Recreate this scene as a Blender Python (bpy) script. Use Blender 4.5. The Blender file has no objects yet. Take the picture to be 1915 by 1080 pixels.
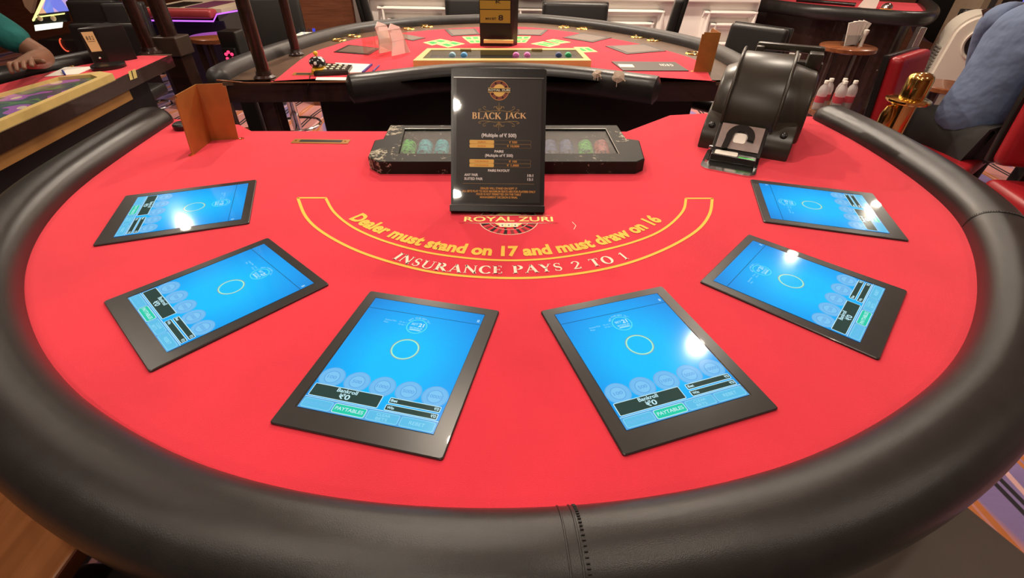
import bpy, bmesh, math, random
import numpy as np
from mathutils import Vector, Matrix
random.seed(7)
R = math.radians
C = bpy.context.scene.collection
SC = bpy.context.scene

# ------------------------------------------------------------------ camera, world, light
CZ, FZ = 1.38, .88                      # eye height, felt height (metres)
FPX, PITCH, ROLL = 860., R(37.5), R(.79)
fw = Vector((0, math.cos(PITCH), -math.sin(PITCH)))
up = Vector((0, math.sin(PITCH), math.cos(PITCH)))
rt = Vector((1, 0, 0))
ax = math.cos(ROLL)*rt + math.sin(ROLL)*up
ay = -math.sin(ROLL)*rt + math.cos(ROLL)*up
EYE = Vector((0, 0, CZ))
cam = bpy.data.cameras.new('camera'); cam.sensor_width = 36; cam.lens = FPX/1915*36
cam.clip_start = .02; cam.clip_end = 60
co = bpy.data.objects.new('camera', cam); C.objects.link(co)
M = Matrix.Identity(4)
for i in range(3):
    M[i][0] = ax[i]; M[i][1] = ay[i]; M[i][2] = -fw[i]; M[i][3] = EYE[i]
co.matrix_world = M
SC.camera = co
SC.view_settings.view_transform = 'Standard'; SC.view_settings.look = 'None'
SC.view_settings.exposure = 0; SC.view_settings.gamma = 1; SC.view_settings.use_curve_mapping = False
w = bpy.data.worlds.new('world'); SC.world = w; w.use_nodes = True
w.node_tree.nodes['Background'].inputs[0].default_value = (1, .8, .6, 1)
w.node_tree.nodes['Background'].inputs[1].default_value = .05
CEIL = 3.0
def lamp(x, y, p, size=.10, col=(1, .86, .70), z=CEIL-.03):
    l = bpy.data.lights.new('ceiling_or_fill_lamp', 'AREA'); l.shape = 'DISK'; l.size = size; l.energy = p; l.color = col
    o = bpy.data.objects.new('ceiling_or_fill_lamp', l); o.location = (x, y, z); C.objects.link(o); return o
LAMPS = [(1.50, 2.68, 16), (-.35, 1.75, 20), (-.85, .50, 9), (.75, .45, 8), (-1.9, .2, 6), (-.45, -.59, 9), (-.54, -1.61, 7), (2.3, .3, 8),  # the pair over the near felt is added to light the sign face
         (4.5, 5.2, 22), (-3.6, 4.4, 12), (-.9, 4.0, 52), (.7, 4.05, 50), (2.91, 4.04, 6), (-2.6, 2.2, 10), (-2.2, 6.2, 16), (1.75, 4.2, 26)]  # the strong ones before the white wall are fill, added to brighten it
for lx, ly, lp in LAMPS: lamp(lx, ly, lp*1.15)

# ------------------------------------------------------------------ picture-to-place survey helpers
def ray(px, py): return fw + (px-957.5)/FPX*ax + (540-py)/FPX*ay
def at(px, py, z=FZ):
    d = ray(px, py); return EYE + d*((z-CZ)/d.z)
def atY(px, py, Y):
    d = ray(px, py); return EYE + d*(Y/d.y)

# ------------------------------------------------------------------ materials
MATS = {}
def srgb(c):
    return tuple(((v/255)/12.92 if v/255 <= .04045 else ((v/255+.055)/1.055)**2.4) for v in c)
def mat(name, col=(.5, .5, .5), rough=.5, metal=0, emit=None, es=1, noise=0, nscale=20, bump=0, bscale=200, bdist=.002, coat=0, sheen=0, spec=.5, trans=0, alpha=1, ior=1.45):
    if name in MATS: return MATS[name]
    m = bpy.data.materials.new(name); m.use_nodes = True; nt = m.node_tree; b = nt.nodes['Principled BSDF']
    b.inputs['Base Color'].default_value = (*col, 1); b.inputs['Roughness'].default_value = rough
    b.inputs['Metallic'].default_value = metal; b.inputs['Coat Weight'].default_value = coat
    b.inputs['Sheen Weight'].default_value = sheen; b.inputs['Specular IOR Level'].default_value = spec
    b.inputs['Transmission Weight'].default_value = trans; b.inputs['Alpha'].default_value = alpha; b.inputs['IOR'].default_value = ior
    if emit:
        b.inputs['Emission Color'].default_value = (*emit, 1); b.inputs['Emission Strength'].default_value = es
    tc = nt.nodes.new('ShaderNodeTexCoord')
    if noise:
        n = nt.nodes.new('ShaderNodeTexNoise'); n.inputs['Scale'].default_value = nscale; n.inputs['Detail'].default_value = 5
        nt.links.new(tc.outputs['Object'], n.inputs['Vector'])
        r = nt.nodes.new('ShaderNodeMapRange'); r.inputs[1].default_value = .3; r.inputs[2].default_value = .7
        r.inputs[3].default_value = 1-noise; r.inputs[4].default_value = 1+noise
        nt.links.new(n.outputs['Fac'], r.inputs[0])
        mx = nt.nodes.new('ShaderNodeVectorMath'); mx.operation = 'SCALE'; mx.inputs[0].default_value = col
        nt.links.new(r.outputs[0], mx.inputs['Scale']); nt.links.new(mx.outputs[0], b.inputs['Base Color'])
    if bump:
        n2 = nt.nodes.new('ShaderNodeTexNoise'); n2.inputs['Scale'].default_value = bscale; n2.inputs['Detail'].default_value = 3
        nt.links.new(tc.outputs['Object'], n2.inputs['Vector'])
        bp = nt.nodes.new('ShaderNodeBump'); bp.inputs['Strength'].default_value = bump; bp.inputs['Distance'].default_value = bdist
        nt.links.new(n2.outputs['Fac'], bp.inputs['Height']); nt.links.new(bp.outputs[0], b.inputs['Normal'])
    MATS[name] = m; return m
def wood(name, c1, c2, rough=.3, scale=3, stretch=(1, 12, 12), coat=.3):
    if name in MATS: return MATS[name]
    m = mat(name, c1, rough, coat=coat); nt = m.node_tree; b = nt.nodes['Principled BSDF']
    tc = nt.nodes.new('ShaderNodeTexCoord'); mp = nt.nodes.new('ShaderNodeMapping'); mp.inputs['Scale'].default_value = stretch
    n = nt.nodes.new('ShaderNodeTexNoise'); n.inputs['Scale'].default_value = scale; n.inputs['Detail'].default_value = 8; n.inputs['Distortion'].default_value = 1.2
    cr = nt.nodes.new('ShaderNodeValToRGB'); cr.color_ramp.elements[0].position = .35; cr.color_ramp.elements[1].position = .65
    cr.color_ramp.elements[0].color = (*c1, 1); cr.color_ramp.elements[1].color = (*c2, 1)
    nt.links.new(tc.outputs['Object'], mp.inputs[0]); nt.links.new(mp.outputs[0], n.inputs['Vector'])
    nt.links.new(n.outputs['Fac'], cr.inputs[0]); nt.links.new(cr.outputs[0], b.inputs['Base Color'])
    return m
felt = mat('red_felt', (.74, .040, .066), .95, noise=.07, nscale=6, bump=.5, bscale=900, sheen=.15, spec=.15)
leather = mat('black_leather', (.020, .019, .018), .30, noise=.12, nscale=30, bump=.14, bscale=1100)
leather2 = mat('worn_grey_leather', (.040, .040, .040), .38, noise=.15, nscale=25, bump=.2, bscale=400)
chairblk = mat('chair_black_vinyl', (.018, .016, .015), .38, bump=.15, bscale=200)
redvinyl = mat('red_vinyl', (.34, .012, .018), .35, noise=.08, nscale=9, bump=.1, bscale=120)
blackpl = mat('black_plastic', (.012, .011, .010), .28, bump=.05, bscale=300)
gunmetal = mat('satin_black_shell', (.030, .026, .018), .32, noise=.12, nscale=10, bump=.04, bscale=120)
bezelm = mat('tablet_bezel', (.030, .030, .029), .30, noise=.05, nscale=60, coat=.15)
brass = mat('satin_brass', (.40, .19, .045), .42, metal=.35, noise=.15, nscale=14)
brassp = mat('polished_brass', (.95, .66, .20), .13, metal=1)
goldf = mat('gold_frame', (.62, .45, .16), .4, metal=.1, noise=.05, nscale=30)
chrome = mat('chrome', (.75, .75, .74), .14, metal=1)
steel = mat('brushed_steel', (.62, .61, .58), .28, metal=1, noise=.1, nscale=40)
darkwood = wood('dark_wood', (.017, .0075, .005), (.030, .012, .008), .28, 4)
midwood = wood('brown_wood', (.15, .045, .016), (.24, .08, .028), .25, 3)
panelwood = wood('panel_wood', (.13, .045, .020), (.19, .070, .032), .4, 2, (2, 2, 26), coat=0)
blackbody = mat('black_cabinet', (.006, .005, .005), .5, noise=.2, nscale=5)
white = mat('white_plastic', (.75, .70, .62), .4)
paper = mat('paper', (.82, .78, .70), .8)
cream = mat('cream_print', (.9, .86, .62), .8)
yellowp = mat('yellow_print', (.88, .52, .07), .8)
insw = mat('insurance_print', (.92, .78, .60), .8)
blackpr = mat('black_print', (.02, .012, .012), .8)
darkredpr = mat('dark_red_print', (.25, .03, .03), .7)
greenpr = mat('green_print', (.05, .42, .10), .8)
wallm = mat('white_wall_paint', (.84, .78, .72), .6, noise=.02, nscale=8)
ceilm = mat('ceiling_paint', (.55, .47, .38), .8, noise=.03, nscale=3)
pink = mat('pink_chip', (.8, .2, .55), .5)

def glassmat(name, tint=(1, 1, 1), refl=.5, rough=.03):
    m = bpy.data.materials.new(name); m.use_nodes = True; nt = m.node_tree
    for n in list(nt.nodes):
        if n.type != 'OUTPUT_MATERIAL': nt.nodes.remove(n)
    out = [n for n in nt.nodes if n.type == 'OUTPUT_MATERIAL'][0]
    t = nt.nodes.new('ShaderNodeBsdfTransparent'); t.inputs[0].default_value = (*tint, 1)
    g = nt.nodes.new('ShaderNodeBsdfGlossy'); g.inputs['Roughness'].default_value = rough; g.inputs['Color'].default_value = (1, 1, 1, 1)
    lw = nt.nodes.new('ShaderNodeLayerWeight'); pw = nt.nodes.new('ShaderNodeMath'); pw.operation = 'POWER'; pw.inputs[1].default_value = 5; lw.inputs[0].default_value = .5
    f = nt.nodes.new('ShaderNodeMapRange'); f.inputs[3].default_value = .03; f.inputs[4].default_value = .25+.5*max(0, refl)*(name != 'smoky_lid')
    nt.links.new(lw.outputs['Facing'], pw.inputs[0]); nt.links.new(pw.outputs[0], f.inputs[0])
    x = nt.nodes.new('ShaderNodeMixShader')
    nt.links.new(f.outputs[0], x.inputs[0]); nt.links.new(t.outputs[0], x.inputs[1]); nt.links.new(g.outputs[0], x.inputs[2]); nt.links.new(x.outputs[0], out.inputs[0])
    MATS[name] = m; return m
clear = glassmat('clear_acrylic', (.97, .97, .97))
smoky = glassmat('smoky_lid', (.80, .82, .84))
acryl = glassmat('edge_tinted_acrylic', (.96, .93, .91), -.4, .06)

# carpet: lilac ground, salmon patches, wavy dark, pink and orange lines
def carpet():
    m = bpy.data.materials.new('patterned_carpet'); m.use_nodes = True; nt = m.node_tree; b = nt.nodes['Principled BSDF']
    b.inputs['Roughness'].default_value = .95
    tc = nt.nodes.new('ShaderNodeTexCoord')
    def wave(scale, rot, dist, lo, hi, ph=0):
        mp = nt.nodes.new('ShaderNodeMapping'); mp.inputs['Rotation'].default_value = (0, 0, R(rot))
        wv = nt.nodes.new('ShaderNodeTexWave'); wv.inputs['Scale'].default_value = scale; wv.inputs['Distortion'].default_value = dist
        wv.inputs['Detail'].default_value = 1; wv.inputs['Detail Scale'].default_value = .6; wv.inputs['Phase Offset'].default_value = ph
        cr = nt.nodes.new('ShaderNodeValToRGB'); cr.color_ramp.elements[0].position = lo; cr.color_ramp.elements[1].position = hi
        nt.links.new(tc.outputs['Object'], mp.inputs[0]); nt.links.new(mp.outputs[0], wv.inputs['Vector']); nt.links.new(wv.outputs['Fac'], cr.inputs[0])
        return cr.outputs[0]
    def mix(f, a, c):
        x = nt.nodes.new('ShaderNodeMix'); x.data_type = 'RGBA'
        nt.links.new(f, x.inputs[0])
        if isinstance(a, tuple): x.inputs[6].default_value = (*a, 1)
        else: nt.links.new(a, x.inputs[6])
        x.inputs[7].default_value = (*c, 1); return x.outputs[2]
    c = mix(wave(.5, -18, 3, .42, .55, 1.9), (.30, .22, .46), (.64, .27, .25))
    c = mix(wave(.95, 4, 5, .988, .993, .2), c, (.03, .025, .03))
    c = mix(wave(.95, 4, 5, .988, .993, -.45), c, (.03, .025, .03))
    c = mix(wave(1.05, 8, 4, .982, .990, 2.4), c, (.88, .52, .52))
    c = mix(wave(.95, 4, 5, .985, .992, 2.6), c, (.62, .20, .06))
    c = mix(wave(.95, 4, 5, .988, .993, 3.2), c, (.62, .20, .06))
    n = nt.nodes.new('ShaderNodeTexNoise'); n.inputs['Scale'].default_value = 400
    bp = nt.nodes.new('ShaderNodeBump'); bp.inputs['Strength'].default_value = .4; bp.inputs['Distance'].default_value = .004
    nt.links.new(n.outputs['Fac'], bp.inputs['Height']); nt.links.new(bp.outputs[0], b.inputs['Normal'])
    nt.links.new(c, b.inputs['Base Color']); MATS['carpet'] = m; return m
carpetm = carpet()

# ------------------------------------------------------------------ object helpers
def tag(o, label=None, cat=None, group=None, kind=None):
    if label: o['label'] = label
    if cat: o['category'] = cat
    if group: o['group'] = group
    if kind: o['kind'] = kind
    return o
def thing(name, label, cat, loc=(0, 0, 0), rz=0, group=None):
    o = bpy.data.objects.new(name, None); C.objects.link(o); o.empty_display_size = .05
    o.location = loc; o.rotation_euler = (0, 0, rz); return tag(o, label, cat, group)
def wloc(o):
    v = Vector((0, 0, 0))
    while o is not None: v += o.location; o = o.parent
    return v
class G:
    """collects verts / faces / material slots for one mesh"""
    def __init__(s): s.v = []; s.f = []; s.m = []; s.mats = []
    def slot(s, m):
        if m not in s.mats: s.mats.append(m)
        return s.mats.index(m)
    def add(s, V, F, m=None):
        k = len(s.v); s.v += [Vector(v) for v in V]; s.f += [tuple(i+k for i in f) for f in F]
        s.m += [s.slot(m) if m else 0]*len(F); return s
    def bm(s, b, m=None, mtx=None):
        b.verts.index_update()
        V = [(mtx @ v.co) if mtx else v.co.copy() for v in b.verts]
        F = [[v.index for v in f.verts] for f in b.faces]; b.free(); return s.add(V, F, m)
    def box(s, x0, x1, y0, y1, z0, z1, m=None, bev=0, seg=2, mtx=None):
        b = bmesh.new(); bmesh.ops.create_cube(b, size=1)
        for v in b.verts: v.co = Vector(((v.co.x+.5)*(x1-x0)+x0, (v.co.y+.5)*(y1-y0)+y0, (v.co.z+.5)*(z1-z0)+z0))
        if bev: bmesh.ops.bevel(b, geom=b.edges[:], offset=bev, segments=seg, profile=.6, affect='EDGES')
        return s.bm(b, m, mtx)
    def prism(s, pts, z0, z1, m=None, bev=0, mtx=None):
        n = len(pts)
        b = bmesh.new()
        lo = [b.verts.new((p[0], p[1], z0)) for p in pts]; hi = [b.verts.new((p[0], p[1], z1)) for p in pts]
        b.faces.new(lo[::-1]); b.faces.new(hi)
        for i in range(n): b.faces.new((lo[i], lo[(i+1) % n], hi[(i+1) % n], hi[i]))
        bmesh.ops.recalc_face_normals(b, faces=b.faces[:])
        if bev: bmesh.ops.bevel(b, geom=b.edges[:], offset=bev, segments=2, profile=.6, affect='EDGES')
        return s.bm(b, m, mtx)
    def lathe(s, prof, m=None, seg=32, cx=0, cy=0, mtx=None):
        V = []; F = []; n = len(prof)
        for i in range(seg):
            a = 2*math.pi*i/seg
            for r, z in prof: V.append(Vector((cx+r*math.cos(a), cy+r*math.sin(a), z)))
        for i in range(seg):
            j = (i+1) % seg
            for k in range(n-1): F.append((i*n+k, j*n+k, j*n+k+1, i*n+k+1))
        if mtx: V = [mtx @ v for v in V]
        F.append(tuple(i*n for i in range(seg))[::-1]); F.append(tuple(i*n+n-1 for i in range(seg)))
        return s.add(V, F, m)
    def tube(s, pts, r, m=None, seg=10, closed=False):
        pts = [Vector(p) for p in pts]; n = len(pts); V = []; F = []
        rr = r if isinstance(r, (list, tuple)) else [r]*n
        ref = None
        for i, p in enumerate(pts):
            t = (pts[(i+1) % n]-pts[i-1]) if closed else (pts[min(i+1, n-1)]-pts[max(i-1, 0)])
            t.normalize()
            if ref is None: ref = t.orthogonal().normalized()
            ref = (ref - t*ref.dot(t)).normalized(); q = t.cross(ref)
            for k in range(seg):
                a = 2*math.pi*k/seg; V.append(p+ref*math.cos(a)*rr[i]+q*math.sin(a)*rr[i])
        for i in range(n if closed else n-1):
            j = (i+1) % n
            for k in range(seg): F.append((i*seg+k, i*seg+(k+1) % seg, j*seg+(k+1) % seg, j*seg+k))
        if not closed: F.append(tuple(range(seg))[::-1]); F.append(tuple((n-1)*seg+k for k in range(seg)))
        return s.add(V, F, m)
    def poly(s, pts, z, m=None): return s.add([(p[0], p[1], z) for p in pts], [tuple(range(len(pts)))], m)
    def build(s, name, m=None, parent=None, local=False, smooth=None, origin=None, mtx=None):
        V = [mtx @ v for v in s.v] if mtx else s.v
        o = bpy.data.objects.new(name, bpy.data.meshes.new(name))
        if parent is not None and not local:
            off = wloc(parent)
        elif parent is None and not local:
            if origin is not None: off = Vector(origin)
            else:
                xs = [v.x for v in V]; ys = [v.y for v in V]; off = Vector(((min(xs)+max(xs))/2, (min(ys)+max(ys))/2, min(v.z for v in V)))
            o.location = off
        else: off = Vector((0, 0, 0))
        me = o.data; me.from_pydata([v-off for v in V], [], s.f)
        for mm in (s.mats or [m]): me.materials.append(mm)
        if s.mats: me.polygons.foreach_set('material_index', s.m)
        b = bmesh.new(); b.from_mesh(me); bmesh.ops.recalc_face_normals(b, faces=b.faces[:]) if smooth != 'flatprint' else None
        b.to_mesh(me); b.free()
        if smooth == 'flatprint': pass
        elif smooth is not None:
            me.polygons.foreach_set('use_smooth', [True]*len(me.polygons))
            try: me.set_sharp_from_angle(angle=R(smooth))
            except Exception: pass
        me.update(); C.objects.link(o)
        if parent is not None: o.parent = parent
        return o
def copytree(o, parent=None):
    c = o.copy(); C.objects.link(c)
    if parent is not None: c.parent = parent
    for ch in list(o.children): copytree(ch, c)
    return c
def catmull(P, n=8, closed=False):
    P = [Vector(p) for p in P]; out = []; N = len(P)
    for i in range(N if closed else N-1):
        p1, p2 = P[i], P[(i+1) % N]
        p0 = P[i-1] if (i > 0 or closed) else p1*2-p2
        p3 = P[(i+2) % N] if (i+2 < N or closed) else p2*2-p1
        for k in range(n):
            t = k/n
            out.append(.5*((2*p1)+(p2-p0)*t+(2*p0-5*p1+4*p2-p3)*t*t+(3*p1-p0-3*p2+p3)*t**3))
    if not closed: out.append(P[-1])
    return out
def resmooth(P, it=3):
    P = [p.copy() for p in P]
    for _ in range(it):
        Q = [p.copy() for p in P]
        for i in range(1, len(P)-1): Q[i] = (P[i-1]+P[i]*2+P[i+1])/4
        P = Q
    return P
def offset2(P, d):
    out = []
    for i, p in enumerate(P):
        t = (P[min(i+1, len(P)-1)]-P[max(i-1, 0)]); t.z = 0; t.normalize(); n = Vector((t.y, -t.x, 0)); out.append(p+n*d)
    return out
def rrect(x0, x1, y0, y1, r, seg=4):
    pts = []
    for cx, cy, a0 in ((x1-r, y1-r, 0), (x0+r, y1-r, 90), (x0+r, y0+r, 180), (x1-r, y0+r, 270)):
        for k in range(seg+1):
            a = R(a0+90*k/seg); pts.append((cx+r*math.cos(a), cy+r*math.sin(a)))
    return pts
def circ(x, y, rx, ry=None, n=32, a0=0, a1=360):
    ry = ry or rx; k = n if a1-a0 == 360 else n+1
    return [(x+rx*math.cos(R(a0+(a1-a0)*i/n)), y+ry*math.sin(R(a0+(a1-a0)*i/n))) for i in range(k)]
def ring(g, x, y, ri, ro, z, m, n=40, sy=1, a0=0, a1=360):
    V = []; F = []
    full = a1-a0 == 360; cnt = n if full else n+1
    for i in range(cnt):
        a = R(a0+(a1-a0)*i/n)
        V += [(x+ri*math.cos(a), y+ri*sy*math.sin(a), z), (x+ro*math.cos(a), y+ro*sy*math.sin(a), z)]
    for i in range(n):
        j = (i+1) % cnt; F.append((2*i, 2*i+1, 2*j+1, 2*j))
    g.add(V, F, m)
def ribbon(P, wds):
    """flat strip polygon along 2-D points with per-point widths"""
    P = [Vector((p[0], p[1], 0)) for p in P]; V = []; F = []
    for i, p in enumerate(P):
        t = (P[min(i+1, len(P)-1)]-P[max(i-1, 0)]); t.normalize(); n = Vector((-t.y, t.x, 0))
        wd = wds[i] if isinstance(wds, (list, tuple)) else wds
        V += [p+n*wd/2, p-n*wd/2]
    for i in range(len(P)-1): F.append((2*i, 2*i+1, 2*i+3, 2*i+2))
    return V, F

# ---- lettering with the built-in font
TC = {}
def text_geo(s, bold=0.0, res=3):
    key = (s, bold, res)
    if key in TC: return TC[key]
    cu = bpy.data.curves.new('t', 'FONT'); cu.body = s; cu.size = 1; cu.offset = bold; cu.resolution_u = res; cu.fill_mode = 'FRONT'
    o = bpy.data.objects.new('t', cu); C.objects.link(o)
    dg = bpy.context.evaluated_depsgraph_get(); me = bpy.data.meshes.new_from_object(o.evaluated_get(dg))
    V = [v.co.copy() for v in me.vertices]; F = [tuple(p.vertices) for p in me.polygons]
    bpy.data.objects.remove(o); bpy.data.curves.remove(cu); bpy.data.meshes.remove(me)
    TC[key] = (V, F); return TC[key]
def put_text(g, s, x0, x1, y0, y1, z, m, bold=0, align='fit', geo=None):
    """fit text in a box (x0..x1, cap height y0..y1)"""
    V, F = geo or text_geo(s, bold)
    if not V: return
    ax0 = min(v.x for v in V); ax1 = max(v.x for v in V)
    ref = text_geo('H', bold)[0] if geo is None else V
    ay0 = min(v.y for v in ref); ay1 = max(v.y for v in ref)
    sx = (x1-x0)/(ax1-ax0); sy = (y1-y0)/(ay1-ay0)
    g.add([((v.x-ax0)*sx+x0, (v.y-ay0)*sy+y0, z) for v in V], F, m)
# ---- serif capitals drawn as strokes (1 = cap height)
def serif_geo(s, gap=.10):
    T, H, S, K = .20, .075, .07, .055
    def rect(x0, x1, y0, y1): return ([(x0, y0, 0), (x1, y0, 0), (x1, y1, 0), (x0, y1, 0)], [(0, 1, 2, 3)])
    def stem(x, wd=T, top=1, bot=1):
        L = [rect(x-wd/2, x+wd/2, 0, 1)]
        if top: L.append(rect(x-wd/2-S, x+wd/2+S, 1-K, 1))
        if bot: L.append(rect(x-wd/2-S, x+wd/2+S, 0, K))
        return L
    def st(p, wd): return [ribbon(p, wd)]
    def arc(cx, cy, rx, ry, a0, a1, tk, tn, n=24):
        P = []; W = []
        for i in range(n+1):
            a = R(a0+(a1-a0)*i/n); P.append((cx+rx*math.cos(a), cy+ry*math.sin(a))); W.append(tn+(tk-tn)*abs(math.cos(a))**1.3)
        return [ribbon(P, W)]
    def serif(x, y, wd=.26): return [rect(x-wd/2, x+wd/2, y, y+K)]
    D = {
     'I': (.34, stem(.17)),
     'N': (.92, stem(.15, H, 1, 1)+stem(.77, H, 1, 1)+st([(.12, 1), (.80, 0)], T)),
     'U': (.88, stem(.17, T, 1, 0)[:1]+[rect(.02, .32, 1-K, 1)]+[rect(.72, .78, .3, 1)]+serif(.75, 1-K)+[]),
     'E': (.68, stem(.17)+[rect(.17, .60, 0, K), rect(.17, .58, 1-K, 1), rect(.17, .46, .48, .53), rect(.56, .61, 0, .25), rect(.54, .59, .76, 1), rect(.43, .47, .4, .61)]),
     'A': (.86, st([(.10, 0), (.44, 1)], H)+st([(.42, 1), (.74, 0)], T)+[rect(.22, .62, .32, .37)]+serif(.10, 0, .24)+serif(.74, 0, .30)),
     'R': (.84, stem(.17)+arc(.30, .745, .27, .23, -90, 90, T, K)+[rect(.17, .32, 1-K, 1), rect(.17, .32, .49, .54)]+st([(.36, .52), (.72, 0)], T)+serif(.72, 0, .26)),
     'P': (.70, stem(.17)+arc(.30, .725, .29, .25, -90, 90, T, K)+[rect(.17, .32, 1-K, 1), rect(.17, .32, .45, .50)]),
     'B': (.74, stem(.17)+arc(.30, .76, .23, .215, -90, 90, T, K)+arc(.30, .275, .29, .25, -90, 90, T, K)+[rect(.17, .32, 1-K, 1), rect(.17, .32, .51, .56), rect(.17, .32, 0, K)]),
     'C': (.80, arc(.46, .5, .36, .475, 42, 318, T, H)+[rect(.70, .75, .68, .92)]),
     'S': (.62, []), 'T': (.78, stem(.39, T, 0, 1)+[rect(.06, .72, 1-K, 1), rect(.06, .11, .78, 1), rect(.67, .72, .78, 1)]),
     'Y': (.82, [rect(.33, .50, 0, .46)]+serif(.415, 0, .32)+st([(.13, 1), (.42, .42)], T)+st([(.72, 1), (.43, .42)], H)+serif(.13, 1-K, .28)+serif(.71, 1-K, .24)),
     'O': (.88, arc(.44, .5, .33, .475, 0, 360, T, H, 40)),
     'L': (.66, stem(.17)+[rect(.17, .60, 0, K), rect(.56, .61, 0, .27)]),
     'K': (.86, stem(.17)+st([(.26, .42), (.68, 1)], H)+st([(.36, .58), (.76, 0)], T)+serif(.68, 1-K, .24)+serif(.76, 0, .24)),
     'J': (.50, [rect(.24, .41, .0, 1)]+serif(.325, 1-K, .31)+arc(.14, 0, .185, .2, -110, 0, T, H)),
     '1': (.50, stem(.26, .14, 0, 1)+st([(.26, .97), (.08, .80)], .06)),
     '2': (.66, arc(.32, .72, .22, .25, -35, 175, .13, .06)+st([(.50, .60), (.30, .28), (.08, .04)], [.13, .1, .06])+[rect(.06, .58, 0, .10), rect(.54, .59, 0, .24)]),
     ' ': (.42, []),
    }
    D['U'] = (.88, [rect(.085, .255, .3, 1), rect(.0, .33, 1-K, 1), rect(.70, .755, .3, 1), rect(.60, .86, 1-K, 1)]+arc(.42, .32, .285, .30, 180, 360, .13, .07))
    sp = []; sw = []
    for i in range(25):
        t = i/24
        if t < .5: a = R(40+ (270-40)*t/.5); sp.append((.30+.19*math.cos(a), .745+.225*math.sin(a)))
        else: a = R(90-(90+140)*(t-.5)/.5); sp.append((.30+.20*math.cos(a), .265+.235*math.sin(a)))
        sw.append(.06+.11*math.exp(-((t-.5)/.17)**2)+.02*math.sin(t*math.pi))
    D['S'] = (.62, [ribbon(sp, sw), rect(.46, .50, .72, .97), rect(.09, .13, .03, .28)])
    V = []; F = []; x = 0
    for ch in s:
        wd, L = D[ch]
        for v, f in L:
            k = len(V); V += [Vector((p[0]+x, p[1], 0)) for p in v]; F += [tuple(i+k for i in q) for q in f]
        x += wd+gap
    return V, F
def arc_text(g, geo, curve, x_pad0, x_pad1, h, z, m, ref=None, shear=0):
    """bend text along a polyline curve (list of 2-D Vectors); h = cap height"""
    V, F = geo; ref = ref or V
    x0 = min(v.x for v in V); x1 = max(v.x for v in V); y0 = min(v.y for v in ref); y1 = max(v.y for v in ref)
    L = [0]
    for i in range(1, len(curve)): L.append(L[-1]+(curve[i]-curve[i-1]).length)
    tot = L[-1]-x_pad0-x_pad1; out = []
    for v in V:
        s = x_pad0+(v.x-x0)/(x1-x0)*tot; yy = (v.y-y0)/(y1-y0)*h
        j = 0
        while j < len(L)-2 and L[j+1] < s: j += 1
        t = (s-L[j])/(L[j+1]-L[j]); p = curve[j].lerp(curve[j+1], t)
        d0 = (curve[min(j+1, len(curve)-1)]-curve[max(j-1, 0)]).normalized(); d1 = (curve[min(j+2, len(curve)-1)]-curve[j]).normalized()
        d = d0.lerp(d1, t).normalized(); nrm = Vector((-d.y, d.x))
        q = p+nrm*yy+d*shear*yy; out.append((q.x, q.y, z))
    g.add(out, F, m)

def sweep_rail(path, wd, ht, zc, m, name, parent, seg=28, pw=2.3):
    """padded rail: closed rounded cross-section swept along an inner-edge path, ends rounded in"""
    n = len(path); g = G(); V = []; F = []
    for i, p in enumerate(path):
        t = (path[min(i+1, n-1)]-path[max(i-1, 0)]); t.z = 0; t.normalize(); nr = Vector((t.y, -t.x, 0))
        e = min(i, n-1-i)*(path[1]-path[0]).length; cap = .035
        k = 1 if e >= cap else math.sqrt(max(.02, 1-((cap-e)/cap)**2))
        for j in range(seg):
            a = 2*math.pi*j/seg; ca, sa = math.cos(a), math.sin(a)
            u = math.copysign(abs(ca)**(2/pw), ca)*wd/2*k; q = math.copysign(abs(sa)**(2/pw), sa)*ht*k
            if sa < 0: q *= 1.15
            V.append(p+nr*(wd/2+u)+Vector((0, 0, zc-p.z+q)))
    for i in range(n-1):
        for j in range(seg): F.append((i*seg+j, i*seg+(j+1) % seg, (i+1)*seg+(j+1) % seg, (i+1)*seg+j))
    F.append(tuple(range(seg))); F.append(tuple((n-1)*seg+j for j in range(seg)))
    g.add(V, F, m); return g.build(name, m, parent, smooth=50)
def resample(P, step):
    L = [0]
    for i in range(1, len(P)): L.append(L[-1]+(P[i]-P[i-1]).length)
    n = max(2, int(L[-1]/step)); out = []; j = 0
    for k in range(n+1):
        s = L[-1]*k/n
        while j < len(L)-2 and L[j+1] < s: j += 1
        out.append(P[j].lerp(P[j+1], (s-L[j])/max(1e-9, L[j+1]-L[j])))
    return out

# ================================================================== SETTING
def struct(name, g, m, **k): o = g.build(name, m, None, **k); o['kind'] = 'structure'; return o
RX0, RX1, RY0, RY1 = -7.2, 7.2, -3.2, 7.4
struct('floor', G().box(RX0, RX1, RY0, RY1, -.05, 0), carpetm, origin=(0, 0, 0))
struct('ceiling', G().box(RX0, RX1, RY0, RY1, CEIL, CEIL+.1), ceilm)
struct('wall_left', G().box(RX0-.1, RX0, RY0, RY1, 0, CEIL), panelwood)
struct('wall_right', G().box(RX1, RX1+.1, RY0, RY1, 0, CEIL), wallm)
struct('wall_front', G().box(RX0, RX1, RY0-.1, RY0, 0, CEIL), panelwood)
struct('wall_far', G().box(RX0, RX1, RY1, RY1+.1, 0, CEIL), panelwood)
WY = 4.85
pil0, pil1 = atY(664, 30, WY-.1).x, atY(690, 30, WY-.1).x
wr = 2.17
struct('wall_back', G().box(pil1-.02, wr, WY, WY+.15, 0, CEIL), wallm)
struct('wall_side', G().box(wr, wr+.02, WY, RY1, 0, CEIL), wallm)
struct('wall_wood', G().box(atY(553, 30, WY).x, pil0, WY-.06, WY+.15, 0, CEIL), panelwood)
struct('trim_pillar', G().box(pil0, pil1, WY-.1, WY+.16, 0, CEIL, bev=.006), mat('grey_pillar', (.20, .17, .15), .5))
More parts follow.
